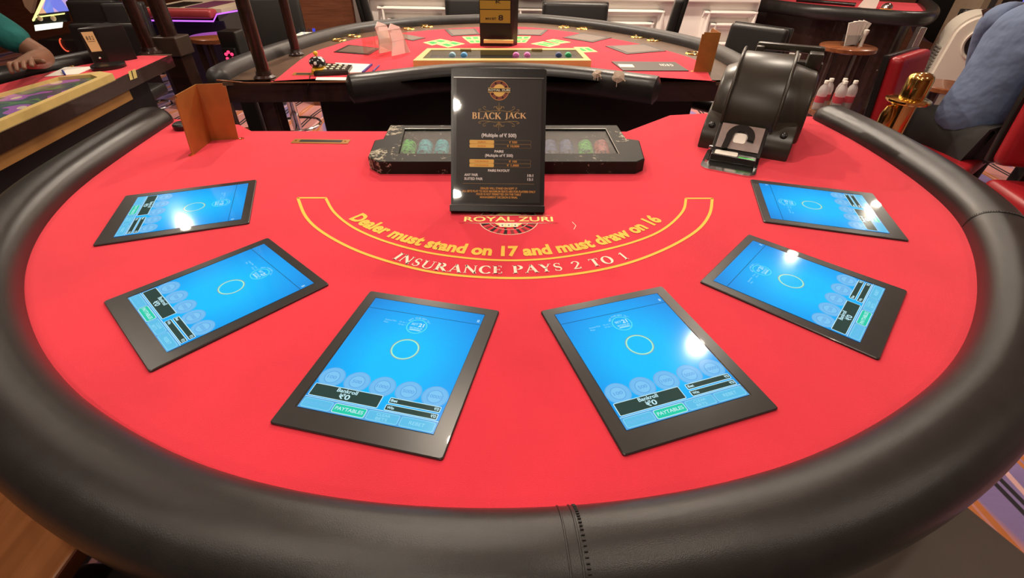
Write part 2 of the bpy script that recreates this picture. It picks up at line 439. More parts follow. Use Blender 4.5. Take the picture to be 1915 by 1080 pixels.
# wainscot mouldings on the white wall
def moulding_frame(x0, x1, z0, z1, y):
    g = G()
    pr = [(0, 0), (-.055, 0), (-.06, -.014), (-.035, -.028), (-.03, -.045), (0, -.055)]
    def bar(a, b, horiz, sgn):
        V = []; F = []
        for e in (a, b):
            for (d, q) in pr:
                mit = -q if (e == a) else q
                if horiz: V.append((e[0]+mit*(-1 if e == a else -1)*0, y+d, e[1]+q*sgn))
                else: V.append((e[0]+q*sgn, y+d, e[1]))
        n = len(pr)
        for k in range(n): F.append((k, (k+1) % n, n+(k+1) % n, n+k))
        F += [tuple(range(n)), tuple(range(n, 2*n))]; g.add(V, F)
    bar((x0, z1), (x1, z1), True, 1); bar((x0, z0+.055), (x1, z0+.055), True, 1)
    bar((x0+.055, z0), (x0+.055, z1), False, 1); bar((x1, z0), (x1, z1), False, 1)
    return g
k = 1
edges = []
pl = atY(1322, 60, WY); pr_ = atY(1404, 60, WY)
wdt = .86
xr = pl.x
for x0, x1 in ((xr, pr_.x-.03), (atY(1128, 60, WY).x-.0, atY(1128, 60, WY).x+.44), (atY(728, 40, WY).x, atY(815, 40, WY).x+.04), (atY(728, 40, WY).x+.72, atY(728, 40, WY).x+1.4), (atY(980, 40, WY).x, atY(1090, 40, WY).x)):
    struct('trim_%d' % k, moulding_frame(x0, x1, .56, .77, WY), wallm); k += 1
    struct('trim_%d' % k, moulding_frame(x0-.08, x1+(.08 if x1 < 1.9 else .02), .47, .865, WY), wallm); k += 1
struct('trim_%d' % k, G().box(pil1, wr, WY-.045, WY, .93, .96, bev=.008), wallm); k += 1
struct('trim_%d' % k, G().box(pil1, wr, WY-.02, WY, 0, .14, bev=.005), wallm)

# ================================================================== FOREGROUND TABLE
DROP = Vector((0, 0, 1))
def P3(pts, z=FZ): return [at(p[0], p[1], z) for p in pts]
t1 = thing('blackjack_table', 'large red blackjack table in the foreground with thick black rail and six lit screens', 'table', (0, .95, 0))
rail_px = [(334, 222), (230, 292), (142, 358), (80, 428), (48, 500), (46, 565), (70, 640), (110, 700), (170, 760), (260, 820), (380, 880), (500, 918), (650, 948), (800, 962), (950, 965), (1070, 960), (1200, 945), (1340, 918), (1470, 880), (1600, 820), (1700, 755), (1780, 680), (1820, 600), (1828, 525), (1815, 460), (1780, 398), (1700, 330), (1600, 265), (1510, 218)]
path1 = resample(resmooth(resample(catmull(P3(rail_px), 8), .03), 6), .02)
felt_out = offset2(path1, .02)
backL = [at(340, 222), at(447, 233), at(470, 245)]
notch = [at(470, 245), at(1172, 245), at(1253, 215.5), at(1316, 212), at(1500, 212)]
poly1 = [p for p in felt_out] + list(reversed([backL[1], backL[2]]+[at(1172, 246), at(1253, 215.5), at(1316, 212)]))
top = G().prism([(p.x, p.y) for p in poly1], FZ-.018, FZ, felt).build('felt_top', felt, t1)
und = G().prism([(p.x, p.y) for p in poly1], FZ-.085, FZ-.0185, darkwood).build('wood_apron', darkwood, t1)
rail = sweep_rail(path1, .112, .047, FZ+.003, leather, 'padded_rail', t1)
# seams on the rail
def seam(path, idx, wd, ht, zc, dbl=True):
    p = path[idx]; t = (path[idx+1]-path[idx-1]).normalized(); nr = Vector((t.y, -t.x, 0)); g = G()
    for off in ((0, -.012) if dbl else (0,)):
        L = []
        for j in range(15):
            a = math.pi*j/14; ca, sa = math.cos(a), math.sin(a)
            u = math.copysign(abs(ca)**(2/2.3), ca)*wd/2*1.005; q = abs(sa)**(2/2.3)*ht*1.012
            L.append(p+t*off+nr*(wd/2+u)+Vector((0, 0, zc-p.z+q)))
        g.tube(L, .0011, m=leather, seg=6)
        if off == 0:
            for j in range(2, len(L)-2):
                for q in (0, .33, .66):
                    c = L[j].lerp(L[j+1], q); c = c+t*.005
                    g.tube([c-t*.0016, c+t*.0016], .0009, m=blackpl, seg=5)
    return g
def nearest(path, pt): return min(range(len(path)), key=lambda i: (path[i]-pt).length)
seam(path1, nearest(path1, at(1052, 961)), .112, .047, FZ+.003).build('rail_seam', leather, t1, smooth=60)
seam(path1, nearest(path1, at(1800, 425)), .112, .047, FZ+.003, False).build('rail_seam', leather, t1, smooth=60)
# pedestal and curved skirt below
skirt = offset2(path1, -.30)
sk = [(p.x, max(p.y, .30)) for p in skirt[12:-12]]
G().prism(sk+[(1.02-.3, 1.40), (-1.08+.3, 1.40)], .10, FZ-.085, blackbody).build('cabinet_body', blackbody, t1)
G().prism([(x*.96, (y-.9)*.96+.9) for x, y in sk]+[(.68, 1.36), (-.72, 1.36)], 0, .10, blackbody).build('plinth', blackbody, t1)

# ---- felt layout prints
pr = G()
ZP = FZ+.0006
def curve_line(pts_px, wdt, m, n=10):
    P = catmull(P3(pts_px), n); P = resmooth(P, 4); V, F = ribbon([(p.x, p.y) for p in P], wdt); pr.add([(v.x, v.y, ZP) for v in V], F, m); return P
outer = [(557, 370), (571.7, 405), (603.5, 434.6), (667, 468.4), (751.5, 496), (836, 512.9), (946, 520), (1047.6, 515.8), (1153, 498), (1238, 468.4), (1301.4, 432.5), (1326.8, 400.8), (1332, 371)]
inner = [(609, 370), (624.6, 396.5), (658.4, 424), (709, 447.3), (772.7, 466.3), (836, 478.2), (920.7, 486.2), (1005.3, 485.4), (1090, 474.8), (1174.5, 455.8), (1238, 430.4), (1276, 396.5), (1283, 371)]
curve_line(outer, .0065, yellowp); curve_line(inner, .0060, yellowp)
for a, b in (((556, 370), (610, 370)), ((1282, 371), (1333, 371))):
    a, b = at(*a), at(*b); V, F = ribbon([(a.x, a.y), (b.x, b.y)], .0065); pr.add([(v.x, v.y, ZP) for v in V], F, yellowp)
def polycurve(px, deg=4, n=60, ext=0):
    Q = [at(*p) for p in px]; c = np.polyfit([q.x for q in Q], [q.y for q in Q], deg)
    x0, x1 = Q[0].x-ext, Q[-1].x+ext
    return [Vector((x0+(x1-x0)*i/n, float(np.polyval(c, x0+(x1-x0)*i/n)))) for i in range(n+1)]
o7 = lambda q: (540+q[0]/2.364, 350+q[1]/2.364)
Dl = [(265, 140), (330, 178), (450, 225), (590, 265), (680, 282), (800, 297), (930, 303), (1050, 303), (1150, 298), (1250, 288), (1350, 268), (1450, 240), (1550, 195), (1640, 160), (1668, 140)]
Il = [(455, 318), (560, 350), (700, 377), (850, 385), (970, 382), (1075, 382), (1240, 367), (1400, 345), (1505, 318)]
gD = text_geo('Dealer must stand on 17 and must draw on 16', .045)
arc_text(pr, gD, polycurve([o7(q) for q in Dl], 4), 0, .012, .0375, ZP+.0002, yellowp, ref=text_geo('H', .045)[0], shear=0)
arc_text(pr, serif_geo('INSURANCE PAYS 2 TO 1'), polycurve([o7(q) for q in Il], 4), 0, 0, .0285, ZP+.0002, insw)
# emblem: wheel half-hidden under the sign, with name banner
c0 = at(953, 396); bl = at(868, 411); br = at(1034, 411)
cx = (bl.x+br.x)/2; ym = bl.y+.004; wl = br.x-bl.x
tilt = Matrix.Rotation((br.y-bl.y)/wl, 4, 'Z')
e = G()
Rw = .066; sq = .062/.066
ring(e, 0, 0, Rw-.0015, Rw, ZP, cream, 60)
ring(e, 0, 0, Rw-.0215, Rw-.0205, ZP, cream, 60)
for kk in range(24):
    a = 360/24*kk+4
    ring(e, 0, 0, Rw-.020, Rw-.003, ZP+.0001, blackpr if kk % 2 else darkredpr, 3, a0=a, a1=a+7)
    ring(e, 0, 0, Rw-.029, Rw-.0225, ZP+.0001, blackpr if kk % 2 else felt, 2, a0=a-3, a1=a+4)
e.poly(circ(0, 0, Rw-.031, n=48), ZP+.0002, mat('emblem_yellow', (.92, .80, .28), .8))
e.add([(-wl/2-.01, -.016, ZP+.0003), (wl/2+.01, -.016, ZP+.0003), (wl/2+.01, .018, ZP+.0003), (-wl/2-.01, .018, ZP+.0003)], [(0, 1, 2, 3)], felt)
for yy in (-.0175, .0185): 
    e.add([(-wl/2-.006, yy, ZP+.0005), (0, yy-.0016, ZP+.0005), (wl/2+.006, yy, ZP+.0005), (0, yy+.0016, ZP+.0005)], [(0, 1, 2, 3)], cream)
put_text(e, 'ROYAL ZURI', -wl/2, wl/2, -.0095, .0115, ZP+.0006, mat('emblem_yellow'), .02)
for dx in (-.014, 0, .014): # little playing cards
    e.poly(rrect(dx-.006, dx+.006, -.034, -.019, .001), ZP+.0007, cream); e.poly([(dx-.0022, -.026), (dx, -.030), (dx+.0022, -.026), (dx, -.0245)], ZP+.0009, blackpr)
for (V, F, mi) in [([v for v in e.v], e.f, e.m)]:
    kk = len(pr.v); off = Vector((cx, ym, 0))
    for fi, f in enumerate(e.f): pass
    vs = [tilt @ Vector((v.x, v.y, 0))+off+Vector((0, 0, v.z)) for v in e.v]
    for mm in e.mats:
        idx = [i for i, q in enumerate(e.m) if e.mats[q] == mm]; pr.add(vs, [e.f[i] for i in idx], mm)
# chalky scratch
s_ = [at(1070, 415), at(1077, 422), at(1073, 429)]; V, F = ribbon([(p.x, p.y) for p in s_], .0012); pr.add([(v.x, v.y, ZP) for v in V], F, cream)
pr.build('layout_print', yellowp, t1, smooth='flatprint')

# ---- touch-screen tablets
def em(name, c, s=1.0, rough=.10):
    return mat(name, (.01, .01, .01), rough, emit=srgb(c), es=s, spec=.3)
def screen_mat():
    m = em('screen_blue', (0, 165, 250), 1.05); nt = m.node_tree; b = nt.nodes['Principled BSDF']
    tc = nt.nodes.new('ShaderNodeTexCoord'); mp = nt.nodes.new('ShaderNodeMapping'); mp.inputs['Location'].default_value = (0, 0, 0); mp.inputs['Scale'].default_value = (6.2, 5.2, 0)
    gr = nt.nodes.new('ShaderNodeTexGradient'); gr.gradient_type = 'SPHERICAL'
    cr = nt.nodes.new('ShaderNodeValToRGB'); E = cr.color_ramp.elements
    E[0].position = 0; E[0].color = (*srgb((20, 118, 200)), 1); E[1].position = .75; E[1].color = (*srgb((0, 188, 255)), 1)
    e2 = E.new(.35); e2.color = (*srgb((4, 155, 238)), 1)
    nt.links.new(tc.outputs['Object'], mp.inputs[0]); nt.links.new(mp.outputs[0], gr.inputs[0]); nt.links.new(gr.outputs[0], cr.inputs[0]); nt.links.new(cr.outputs[0], b.inputs['Emission Color'])
    return m
scr = screen_mat()
e_chip, e_chip2, e_chip3 = em('ui_chip', (112, 188, 240)), em('ui_chip_ring', (92, 168, 230)), em('ui_chip_hub', (124, 198, 244))
e_line = em('ui_line', (10, 70, 110)); e_wht = em('ui_white', (196, 238, 248)); e_dark = em('ui_dark_green', (36, 66, 60)); e_bar = em('ui_bar', (88, 168, 226)); e_btn = em('ui_button', (92, 190, 232))
e_btnl = em('ui_button_edge', (130, 215, 245)); e_teal = em('ui_teal', (30, 205, 170)); e_ring = em('ui_ring', (175, 240, 195)); e_ring2 = em('ui_ring_outer', (120, 150, 190)); e_cyan = em('ui_cyan_ring', (90, 225, 235)); e_txt = em('ui_faint_text', (150, 222, 246))
TW, TH = .2336, .2832
def make_screen(labels):
    g = G(); z = .0042
    g.add([(-.096, -.111, z), (.094, -.111, z), (.096, .1245, z), (-.098, .1245, z)], [(0, 1, 2, 3)], scr)
    def L(n): return z+.00012*n
    V, F = ribbon([(-.0975, .099), (.0955, .099)], .0010); g.add([(v.x, v.y, L(1)) for v in V], F, e_line)
    put_text(g, '8', .088, .092, .104, .110, L(1), e_wht)
    # bet spot rings
    ring(g, 0, .0205, .0212, .0224, L(1), e_ring2); ring(g, 0, .0205, .0190, .0212, L(1), e_ring)
    ring(g, -.002, .072, .0150, .0166, L(1), e_cyan)
    put_text(g, '21', .000, .009, .072, .080, L(2), e_wht, .03); put_text(g, 'BET', -.012, -.001, .074, .079, L(2), e_txt, .02); put_text(g, 'BONUS', -.012, .009, .066, .070, L(2), e_txt, .02)
    g.poly([(-.012, .062), (.009, .062), (.006, .065), (-.010, .065)], L(2), e_txt)
    cv = [Vector((-.002+.0185*math.cos(R(a)), .072+.0185*math.sin(R(a)))) for a in range(150, 29, -6)]
    arc_text(g, text_geo('BET THE SET "21"', .01), cv, 0, 0, .0032, L(2), e_txt, ref=text_geo('H', .01)[0])
    put_text(g, 'Suited Pair', -.058, -.038, .0755, .0785, L(1), e_txt); put_text(g, 'Pair', -.058, -.050, .0700, .0730, L(1), e_txt)
    put_text(g, '15 to 1', -.033, -.021, .0755, .0785, L(1), e_txt); put_text(g, '10 to 1', -.033, -.021, .0700, .0730, L(1), e_txt)
    for i, t in enumerate(('100', '500', '1000', '5000', '10000')):
        x = -.0775+.0382*i; y = -.0545
        g.poly(circ(x, y, .0187, .0180), L(1), e_chip); ring(g, x, y, .0100, .0112, L(2), e_chip2); ring(g, x, y, .0172, .0180, L(2), e_chip2)
        g.poly(circ(x, y, .0100), L(2), e_chip3); hw = .003+.0013*len(t); put_text(g, t, x-hw, x+hw, y-.0028, y+.0028, L(3), e_chip2, .02)
    def boxed(x0, x1, y0, y1, n, fill, edge, r=.002, wdt=.0011):
        g.poly(rrect(x0, x1, y0, y1, r), L(n), edge); g.poly(rrect(x0+wdt, x1-wdt, y0+wdt, y1-wdt, max(.0004, r-wdt)), L(n+1), fill)
    g.poly([(-.0958, -.111), (.0940, -.111), (.0941, -.0915), (-.0957, -.0915)], L(3), e_bar)
    V, F = ribbon([(-.0955, -.0922), (.0940, -.0922)], .0009); g.add([(v.x, v.y, L(4)) for v in V], F, e_wht)
    boxed(-.0935, .0078, -.0905, -.0688, 4, e_dark, e_wht)
    boxed(.0180, .0905, -.0790, -.0692, 4, e_dark, e_wht, .0016); boxed(.0172, .0905, -.0908, -.0808, 4, e_dark, e_wht, .0016)
    put_text(g, 'Bankroll', -.058, -.028, -.0770, -.0708, L(7), e_wht, .02); put_text(g, '\u20b90', -.051, -.035, -.0872, -.0790, L(7), e_wht, .02)
    put_text(g, 'Bet', .0205, .0300, -.0762, -.0718, L(7), e_wht, .03); put_text(g, '\u20b90', .0815, .0882, -.0764, -.0716, L(7), e_wht, .02)
    put_text(g, 'Win', .0200, .0300, -.0880, -.0836, L(7), e_wht, .03); put_text(g, '\u20b90', .0810, .0882, -.0882, -.0834, L(7), e_wht, .02)
    bx = [(-.0935, -.0510), (-.0490, -.0025), (-.0005, .0435), (.0455, .0920)]
    for i, (x0, x1) in enumerate(bx): boxed(x0, x1, -.1095, -.0945, 4, e_teal if i == 1 else e_btn, e_wht if i == 1 else e_btnl, .003, .001)
    put_text(g, 'PAYTABLES', -.0455, -.0060, -.1045, -.0992, L(7), e_wht, .015)
    put_text(g, 'MULTI PLAY', -.090, -.0545, -.1042, -.1000, L(7), e_chip); put_text(g, 'CLEAR', .0120, .0310, -.1012, -.0972, L(7), e_txt); put_text(g, 'BETS', .0130, .0290, -.1072, -.1032, L(7), e_txt); put_text(g, 'REBET', .0580, .0790, -.1045, -.0995, L(7), e_txt)
    return g
TP = [[-0.9654, 1.207, -1.2122], [-0.6608, 0.8134, -0.7225], [-0.2137, 0.6157, -0.2125], [0.2648, 0.6382, 0.3226], [0.6839, 0.8681, 0.8288], [0.9416, 1.2759, 1.3054]]
TL = ['touch screen tablet at far left of red table, below the folded brass plate',
      'touch screen tablet second from the left, long side running up toward the printed arc',
      'touch screen tablet at the near edge, left one of the front two',
      'touch screen tablet at the near edge, right one of the front two',
      'touch screen tablet second from the right, beside the right end of the printed arc',
      'touch screen tablet at far right of red table, below the black card shuffler']
def bezel_geo(glassy=False):
    g = G(); W2, H2 = TW/2, TH/2
    V = []; F = []
    rings = [(0, 0, 0), (0, 0, .0028), (.0012, .0012, .0040)]
    outer_ = [(-W2, -H2), (W2, -H2), (W2, H2), (-W2, H2)]
    for dx, dy, z in rings:
        for (x, y) in rrect(-W2+dx, W2-dx, -H2+dy, H2-dy, .004, 3): V.append((x, y, z))
    n = len(V)//3
    innr = []
    # inner opening, same count as the outer loop, clustered in the corners
    ix0, ix1, iy0, iy1 = -.099, .097, -.112, .1255
    for i in range(n):
        c = i*4//n; innr.append([(ix1, iy1), (ix0, iy1), (ix0, iy0), (ix1, iy0)][c])
    for x, y in innr: V.append((x, y, .0040))
    for x, y in innr: V.append((x, y, .0020))
    for r in range(4):
        for i in range(n): j = (i+1) % n; F.append((r*n+i, r*n+j, (r+1)*n+j, (r+1)*n+i))
    V2 = V; g.add(V2, F, bezelm); g.box(ix0, ix1, iy0, iy1, .0005, .0034, bezelm); return g
k_ = .5/.65
tab0 = None
for i, (x, y, a) in enumerate(TP):
    if tab0 is None:
        tab0 = thing('touch_screen_tablet', TL[0], 'tablet', (x*k_, y*k_, FZ), a, 'touch screens set in the red table')
        bz = bezel_geo().build('bezel', bezelm, tab0, local=True)
        sc_ = make_screen(None).build('display', scr, tab0, local=True, smooth='flatprint')
    else:
        o = copytree(tab0); o.location = (x*k_, y*k_, FZ); o.rotation_euler = (0, 0, a); o['label'] = TL[i]

# ---- chip tray
z1 = FZ+.034
TB = dict(fl=at(697, 327), fr=at(1200, 327))
ty = .5*(TB['fl'].y+TB['fr'].y)
trot = math.atan2(TB['fr'].y-TB['fl'].y, TB['fr'].x-TB['fl'].x)
cxm = .5*(TB['fl'].x+TB['fr'].x)
tray = thing('chip_tray', 'long black worn chip tray with clear lid behind the blackjack sign', 'chip tray', (cxm, ty, FZ))
def qt(px, py): return at(px, py, z1)
oline = [qt(708, 302), qt(1192, 302), qt(1206, 296), qt(1196, 262), qt(1172, 259), qt(1155, 234), qt(729, 234), qt(716, 259), qt(700, 262), qt(688, 292)]
iline = [qt(745, 287), qt(1158, 287), qt(1133, 240), qt(757, 240)]
g = G(); wornblk = mat('chipped_black_paint', (.020, .019, .016), .5, bump=.1, spec=.12)
def speck(m):
    nt = m.node_tree; b = nt.nodes['Principled BSDF']; tc = nt.nodes.new('ShaderNodeTexCoord')
    n = nt.nodes.new('ShaderNodeTexNoise'); n.inputs['Scale'].default_value = 55; n.inputs['Detail'].default_value = 9; n.inputs['Roughness'].default_value = .8
    n2 = nt.nodes.new('ShaderNodeTexNoise'); n2.inputs['Scale'].default_value = 7
    mu = nt.nodes.new('ShaderNodeMath'); mu.operation = 'MULTIPLY'
    sp = nt.nodes.new('ShaderNodeSeparateXYZ'); nt.links.new(tc.outputs['Object'], sp.inputs[0])
    ab = nt.nodes.new('ShaderNodeMath'); ab.operation = 'ABSOLUTE'; nt.links.new(sp.outputs[0], ab.inputs[0])
    rg = nt.nodes.new('ShaderNodeMapRange'); rg.inputs[1].default_value = .30; rg.inputs[2].default_value = .36; rg.inputs[3].default_value = .60; rg.inputs[4].default_value = .50; nt.links.new(ab.outputs[0], rg.inputs[0])
    gt = nt.nodes.new('ShaderNodeMath'); gt.operation = 'GREATER_THAN'; nt.links.new(n.outputs['Fac'], gt.inputs[0]); nt.links.new(rg.outputs[0], gt.inputs[1])
    gt2 = nt.nodes.new('ShaderNodeMath'); gt2.operation = 'GREATER_THAN'; gt2.inputs[1].default_value = .52; nt.links.new(n2.outputs['Fac'], gt2.inputs[0])
    nt.links.new(gt.outputs[0], mu.inputs[0]); nt.links.new(gt2.outputs[0], mu.inputs[1]); nt.links.new(tc.outputs['Object'], n.inputs['Vector']); nt.links.new(tc.outputs['Object'], n2.inputs['Vector'])
    x = nt.nodes.new('ShaderNodeMix'); x.data_type = 'RGBA'; x.inputs[6].default_value = (.020, .019, .016, 1); x.inputs[7].default_value = (.42, .38, .28, 1)
    nt.links.new(mu.outputs[0], x.inputs[0]); nt.links.new(x.outputs[2], b.inputs['Base Color'])
speck(wornblk)
V = [Vector((p.x, p.y, FZ)) for p in oline]+[Vector((p.x, p.y, z1-.003)) for p in oline]
cc = sum((Vector((p.x, p.y, 0)) for p in oline), Vector())/len(oline)
def shrink(p, d):
    v = Vector((p.x, p.y, 0))-cc; l = v.length; return cc+Vector((v.x*(1-d/l*1.2), v.y*(1-d/l*.6), 0))
V += [shrink(p, .003)+Vector((0, 0, z1)) for p in oline]
no = len(oline); F = []
for r in range(2):
    for i in range(no): j = (i+1) % no; F.append((r*no+i, r*no+j, (r+1)*no+j, (r+1)*no+i))
k0 = len(V)
V += [Vector((p.x, p.y, z1)) for p in iline]+[Vector((p.x, p.y, FZ+.002)) for p in iline]
T0 = 2*no
mp_ = {0: [0, 9], 1: [1, 2], 2: [3, 4, 5], 3: [6, 7, 8]}
# top faces from outline to opening
F += [(T0+0, T0+1, k0+1, k0+0), (T0+1, T0+2, k0+1), (T0+2, T0+3, k0+1), (T0+3, T0+4, k0+2, k0+1), (T0+4, T0+5, k0+2), (T0+5, T0+6, k0+3, k0+2), (T0+6, T0+7, k0+3), (T0+7, T0+8, k0+0, k0+3), (T0+8, T0+9, k0+0), (T0+9, T0+0, k0+0)]
for i in range(4): j = (i+1) % 4; F.append((k0+i, k0+j, k0+4+j, k0+4+i))
F.append((k0+4, k0+5, k0+6, k0+7))
g.add(V, F, wornblk); g.build('tray_frame', wornblk, tray)
g = G(); g.prism([(p.x, p.y) for p in iline], z1-.006, z1-.004, smoky); g.build('clear_lid', smoky, tray)
g = G()
def edgebar(a, b, r=.0012):
    g.tube([Vector((a.x, a.y, z1-.001)), Vector((b.x, b.y, z1-.001))], r, steel, 6)
edgebar(iline[3], iline[2]); edgebar(iline[1], iline[2]); g.build('lid_edge', steel, tray)
G().lathe([(.004, z1-.002), (.004, z1+.001), (.0025, z1+.0015)], chrome, 12, *(at(936, 246, z1).xy)).build('lid_lock', chrome, tray, smooth=40)
# chips
def chipm(name, col, dark):
    m = mat(name, col, .5); nt = m.node_tree; b = nt.nodes['Principled BSDF']
    tc = nt.nodes.new('ShaderNodeTexCoord'); oi = nt.nodes.new('ShaderNodeObjectInfo')
    wv = nt.nodes.new('ShaderNodeTexNoise'); wv.inputs['Scale'].default_value = 120; wv.inputs['Detail'].default_value = 1; wv.noise_dimensions = '4D'
    ml = nt.nodes.new('ShaderNodeMath'); ml.operation = 'MULTIPLY'; ml.inputs[1].default_value = 50
    nt.links.new(oi.outputs['Random'], ml.inputs[0]); nt.links.new(ml.outputs[0], wv.inputs['W'])
    cr = nt.nodes.new('ShaderNodeValToRGB'); cr.color_ramp.elements[0].position = .44; cr.color_ramp.elements[1].position = .50
    cr.color_ramp.elements[0].color = (*dark, 1); cr.color_ramp.elements[1].color = (*col, 1)
    nt.links.new(tc.outputs['Object'], wv.inputs['Vector']); nt.links.new(wv.outputs['Fac'], cr.inputs[0]); nt.links.new(cr.outputs[0], b.inputs['Base Color']); return m
cg = chipm('green_chip', (.10, .72, .05), (.01, .16, .03)); ct = chipm('turquoise_chip', (.02, .60, .62), (.0, .16, .22)); cb = chipm('slate_blue_chip', (.10, .13, .30), (.03, .04, .10)); cr_ = chipm('coral_chip', (.75, .16, .12), (.25, .05, .05))
cols = [(760, cg, 'green'), (792, ct, 'turquoise'), (824, ct, 'turquoise'), (860, ct, 'turquoise'), (895, cb, 'slate blue'), (930, cb, 'slate blue'), (965, cb, 'slate blue'), (1000, cb, 'slate blue'), (1031, cb, 'slate blue'), (1062, cb, 'slate blue'), (1098, cg, 'green'), (1129, cr_, 'coral')]
desc = {760: 'green chip in the leftmost row of the chip tray', 792: 'turquoise chip in the tray row next to the leftmost green row', 824: 'turquoise chip in the tray row just left of the sign', 1031: 'slate blue chip in the tray row just right of the sign', 1062: 'slate blue chip in the tray row beside the right green row', 1098: 'green chip in the right part of the chip tray', 1129: 'coral chip in the rightmost row of the chip tray'}
base_chip = {}
for px, cm, cn in cols:
    if px in (860, 895, 930, 965): continue
    a = at(px, 290, FZ+.014); b = at(px+(px-945)*-.045, 256, FZ+.014)
    dirv = (b-a).normalized(); L = .125; n = 19; pitch = .0045
    if cn not in base_chip:
        g = G(); g.lathe([(.0195, 0), (.0205, .0008), (.0205, .0034), (.0195, .0042)], cm, 24, mtx=Matrix.Rotation(R(-90), 4, 'X'))
        base_chip[cn] = g.build('casino_chip', cm, None, local=True, smooth=40); first = True
    else: first = False
    for q in range(n):
        o = base_chip[cn] if first and q == 0 else base_chip[cn].copy()
        if not (first and q == 0): C.objects.link(o)
        p = a+dirv*(pitch*q+.004); o.location = (p.x, p.y, FZ+.0075); o.rotation_euler = (0, random.random()*6, math.atan2(dirv.y, dirv.x)-math.pi/2)
        o.rotation_mode = 'XYZ'
        lb = desc.get(px, 'slate blue chip in the tray row hidden behind the sign')
        tag(o, lb, 'chip', lb.replace(' chip in', ' chips in'))

# ---- blackjack sign in its black leaning holder
sA, sB = at(843, 398), at(1018, 398)
dA = (sA-EYE).dot(fw); td = dA*176/181
top_p = EYE+ray(930, 126)*td; bot_p = EYE+ray(930, 398)*dA
hh = (top_p-bot_p).length; upv = (top_p-bot_p).normalized()
sw_ = (sB-sA).length; xv = Vector((1, 0, 0)); upv = (upv-xv*upv.dot(xv)).normalized(); nv = xv.cross(upv)
SM = Matrix(((xv.x, upv.x, nv.x, bot_p.x), (xv.y, upv.y, nv.y, bot_p.y), (xv.z, upv.z, nv.z, FZ+.003), (0, 0, 0, 1)))
yaw = math.atan2((sB-sA).y, (sB-sA).x)
sign = thing('table_sign', 'black leaning table sign headed BLACK JACK with bet limits in gold', 'sign', (bot_p.x, bot_p.y, FZ))
hw = sw_/2
g = G(); g.prism(rrect(-hw, hw, 0, hh, .006), -.016, -.010, blackpl, mtx=SM)
g.box(-hw, hw, .0, .014, -.010, .012, blackpl, .001, mtx=SM)
g.build('back_plate', blackpl, sign)
# rear foot resting on felt
fy = hh*.55
pt = SM @ Vector((0, fy, -.016))
g = G(); y1 = pt.y; g.add([Vector((bot_p.x-.05, y1+.002, pt.z)), Vector((bot_p.x+.05, y1+.002, pt.z)), Vector((bot_p.x+.06, y1+.045, FZ)), Vector((bot_p.x-.06, y1+.045, FZ)), Vector((bot_p.x-.05, y1+.006, pt.z)), Vector((bot_p.x+.05, y1+.006, pt.z)), Vector((bot_p.x+.06, y1+.049, FZ)), Vector((bot_p.x-.06, y1+.049, FZ))], [(0, 1, 2, 3), (4, 5, 6, 7), (0, 1, 5, 4), (2, 3, 7, 6), (0, 3, 7, 4), (1, 2, 6, 5)], blackpl)
g.build('rear_strut', blackpl, sign)
ptop = hh*.925; px0, px1 = -hw+.012, hw-.010; pbot = .022
sheetm = mat('sign_sheet', (.020, .019, .017), .4, noise=.1, nscale=12)
g = G(); g.box(px0, px1, pbot, ptop, -.0095, -.0085, sheetm, mtx=SM)
gold = mat('sign_gold', (1.0, .66, .30), .5); gold2 = mat('sign_dull_gold', (.34, .22, .07), .5); wprint = mat('sign_white', (.98, .97, .93), .6); yprint = mat('sign_yellow', (.95, .62, .16), .6); oprint = mat('sign_orange', (.88, .42, .09), .6); rbrown = mat('sign_maroon', (.28, .07, .05), .6)
D_ = G(); zz = -.0083
PW = px1-px0; PH = ptop-pbot
def sx(u): return px0+(u-90)/(1325-90)*PW          # u in crop columns of the top crop
def su(px): return px0+(px-851.5)/(1011.5-851.5)*PW
def sv(py): return ptop-(py-146.5)/(375-146.5)*PH
def stext(s, xa, xb, yc, h, m, bold=0, geo=None, n=1): put_text(D_, s, su(xa), su(xb), sv(yc+h/2), sv(yc-h/2), zz+.0002*n, m, bold, geo=geo)
mx_, my_ = su(931.5), sv(167)
D_.poly(circ(mx_, my_, .0215, n=40), zz, rbrown); ring(D_, mx_, my_, .0205, .0215, zz+.0001, oprint)
for kk in range(16): ring(D_, mx_, my_, .0145, .0195, zz+.0001, blackpr if kk % 2 else rbrown, 2, a0=kk*22.5, a1=kk*22.5+11)
D_.poly(circ(mx_, my_, .0135, n=32), zz+.0002, yprint)
D_.poly(rrect(mx_-.025, mx_+.025, my_-.0045, my_+.0055, .001), zz+.0003, yprint); D_.poly(rrect(mx_-.026, mx_+.026, my_-.0030, my_+.0042, .0006), zz+.0005, blackpr)
put_text(D_, 'ROYAL ZURI', mx_-.0245, mx_+.0245, my_-.0018, my_+.0030, zz+.0007, cream, .03)
stext('', 0, 1, 0, 1, gold) if False else None
stext('BLACK', 881, 936, 213.5, 13, gold, geo=serif_geo('BLACK', .03)); stext('JACK', 943, 983, 213.5, 13, gold, geo=serif_geo('JACK', .03))
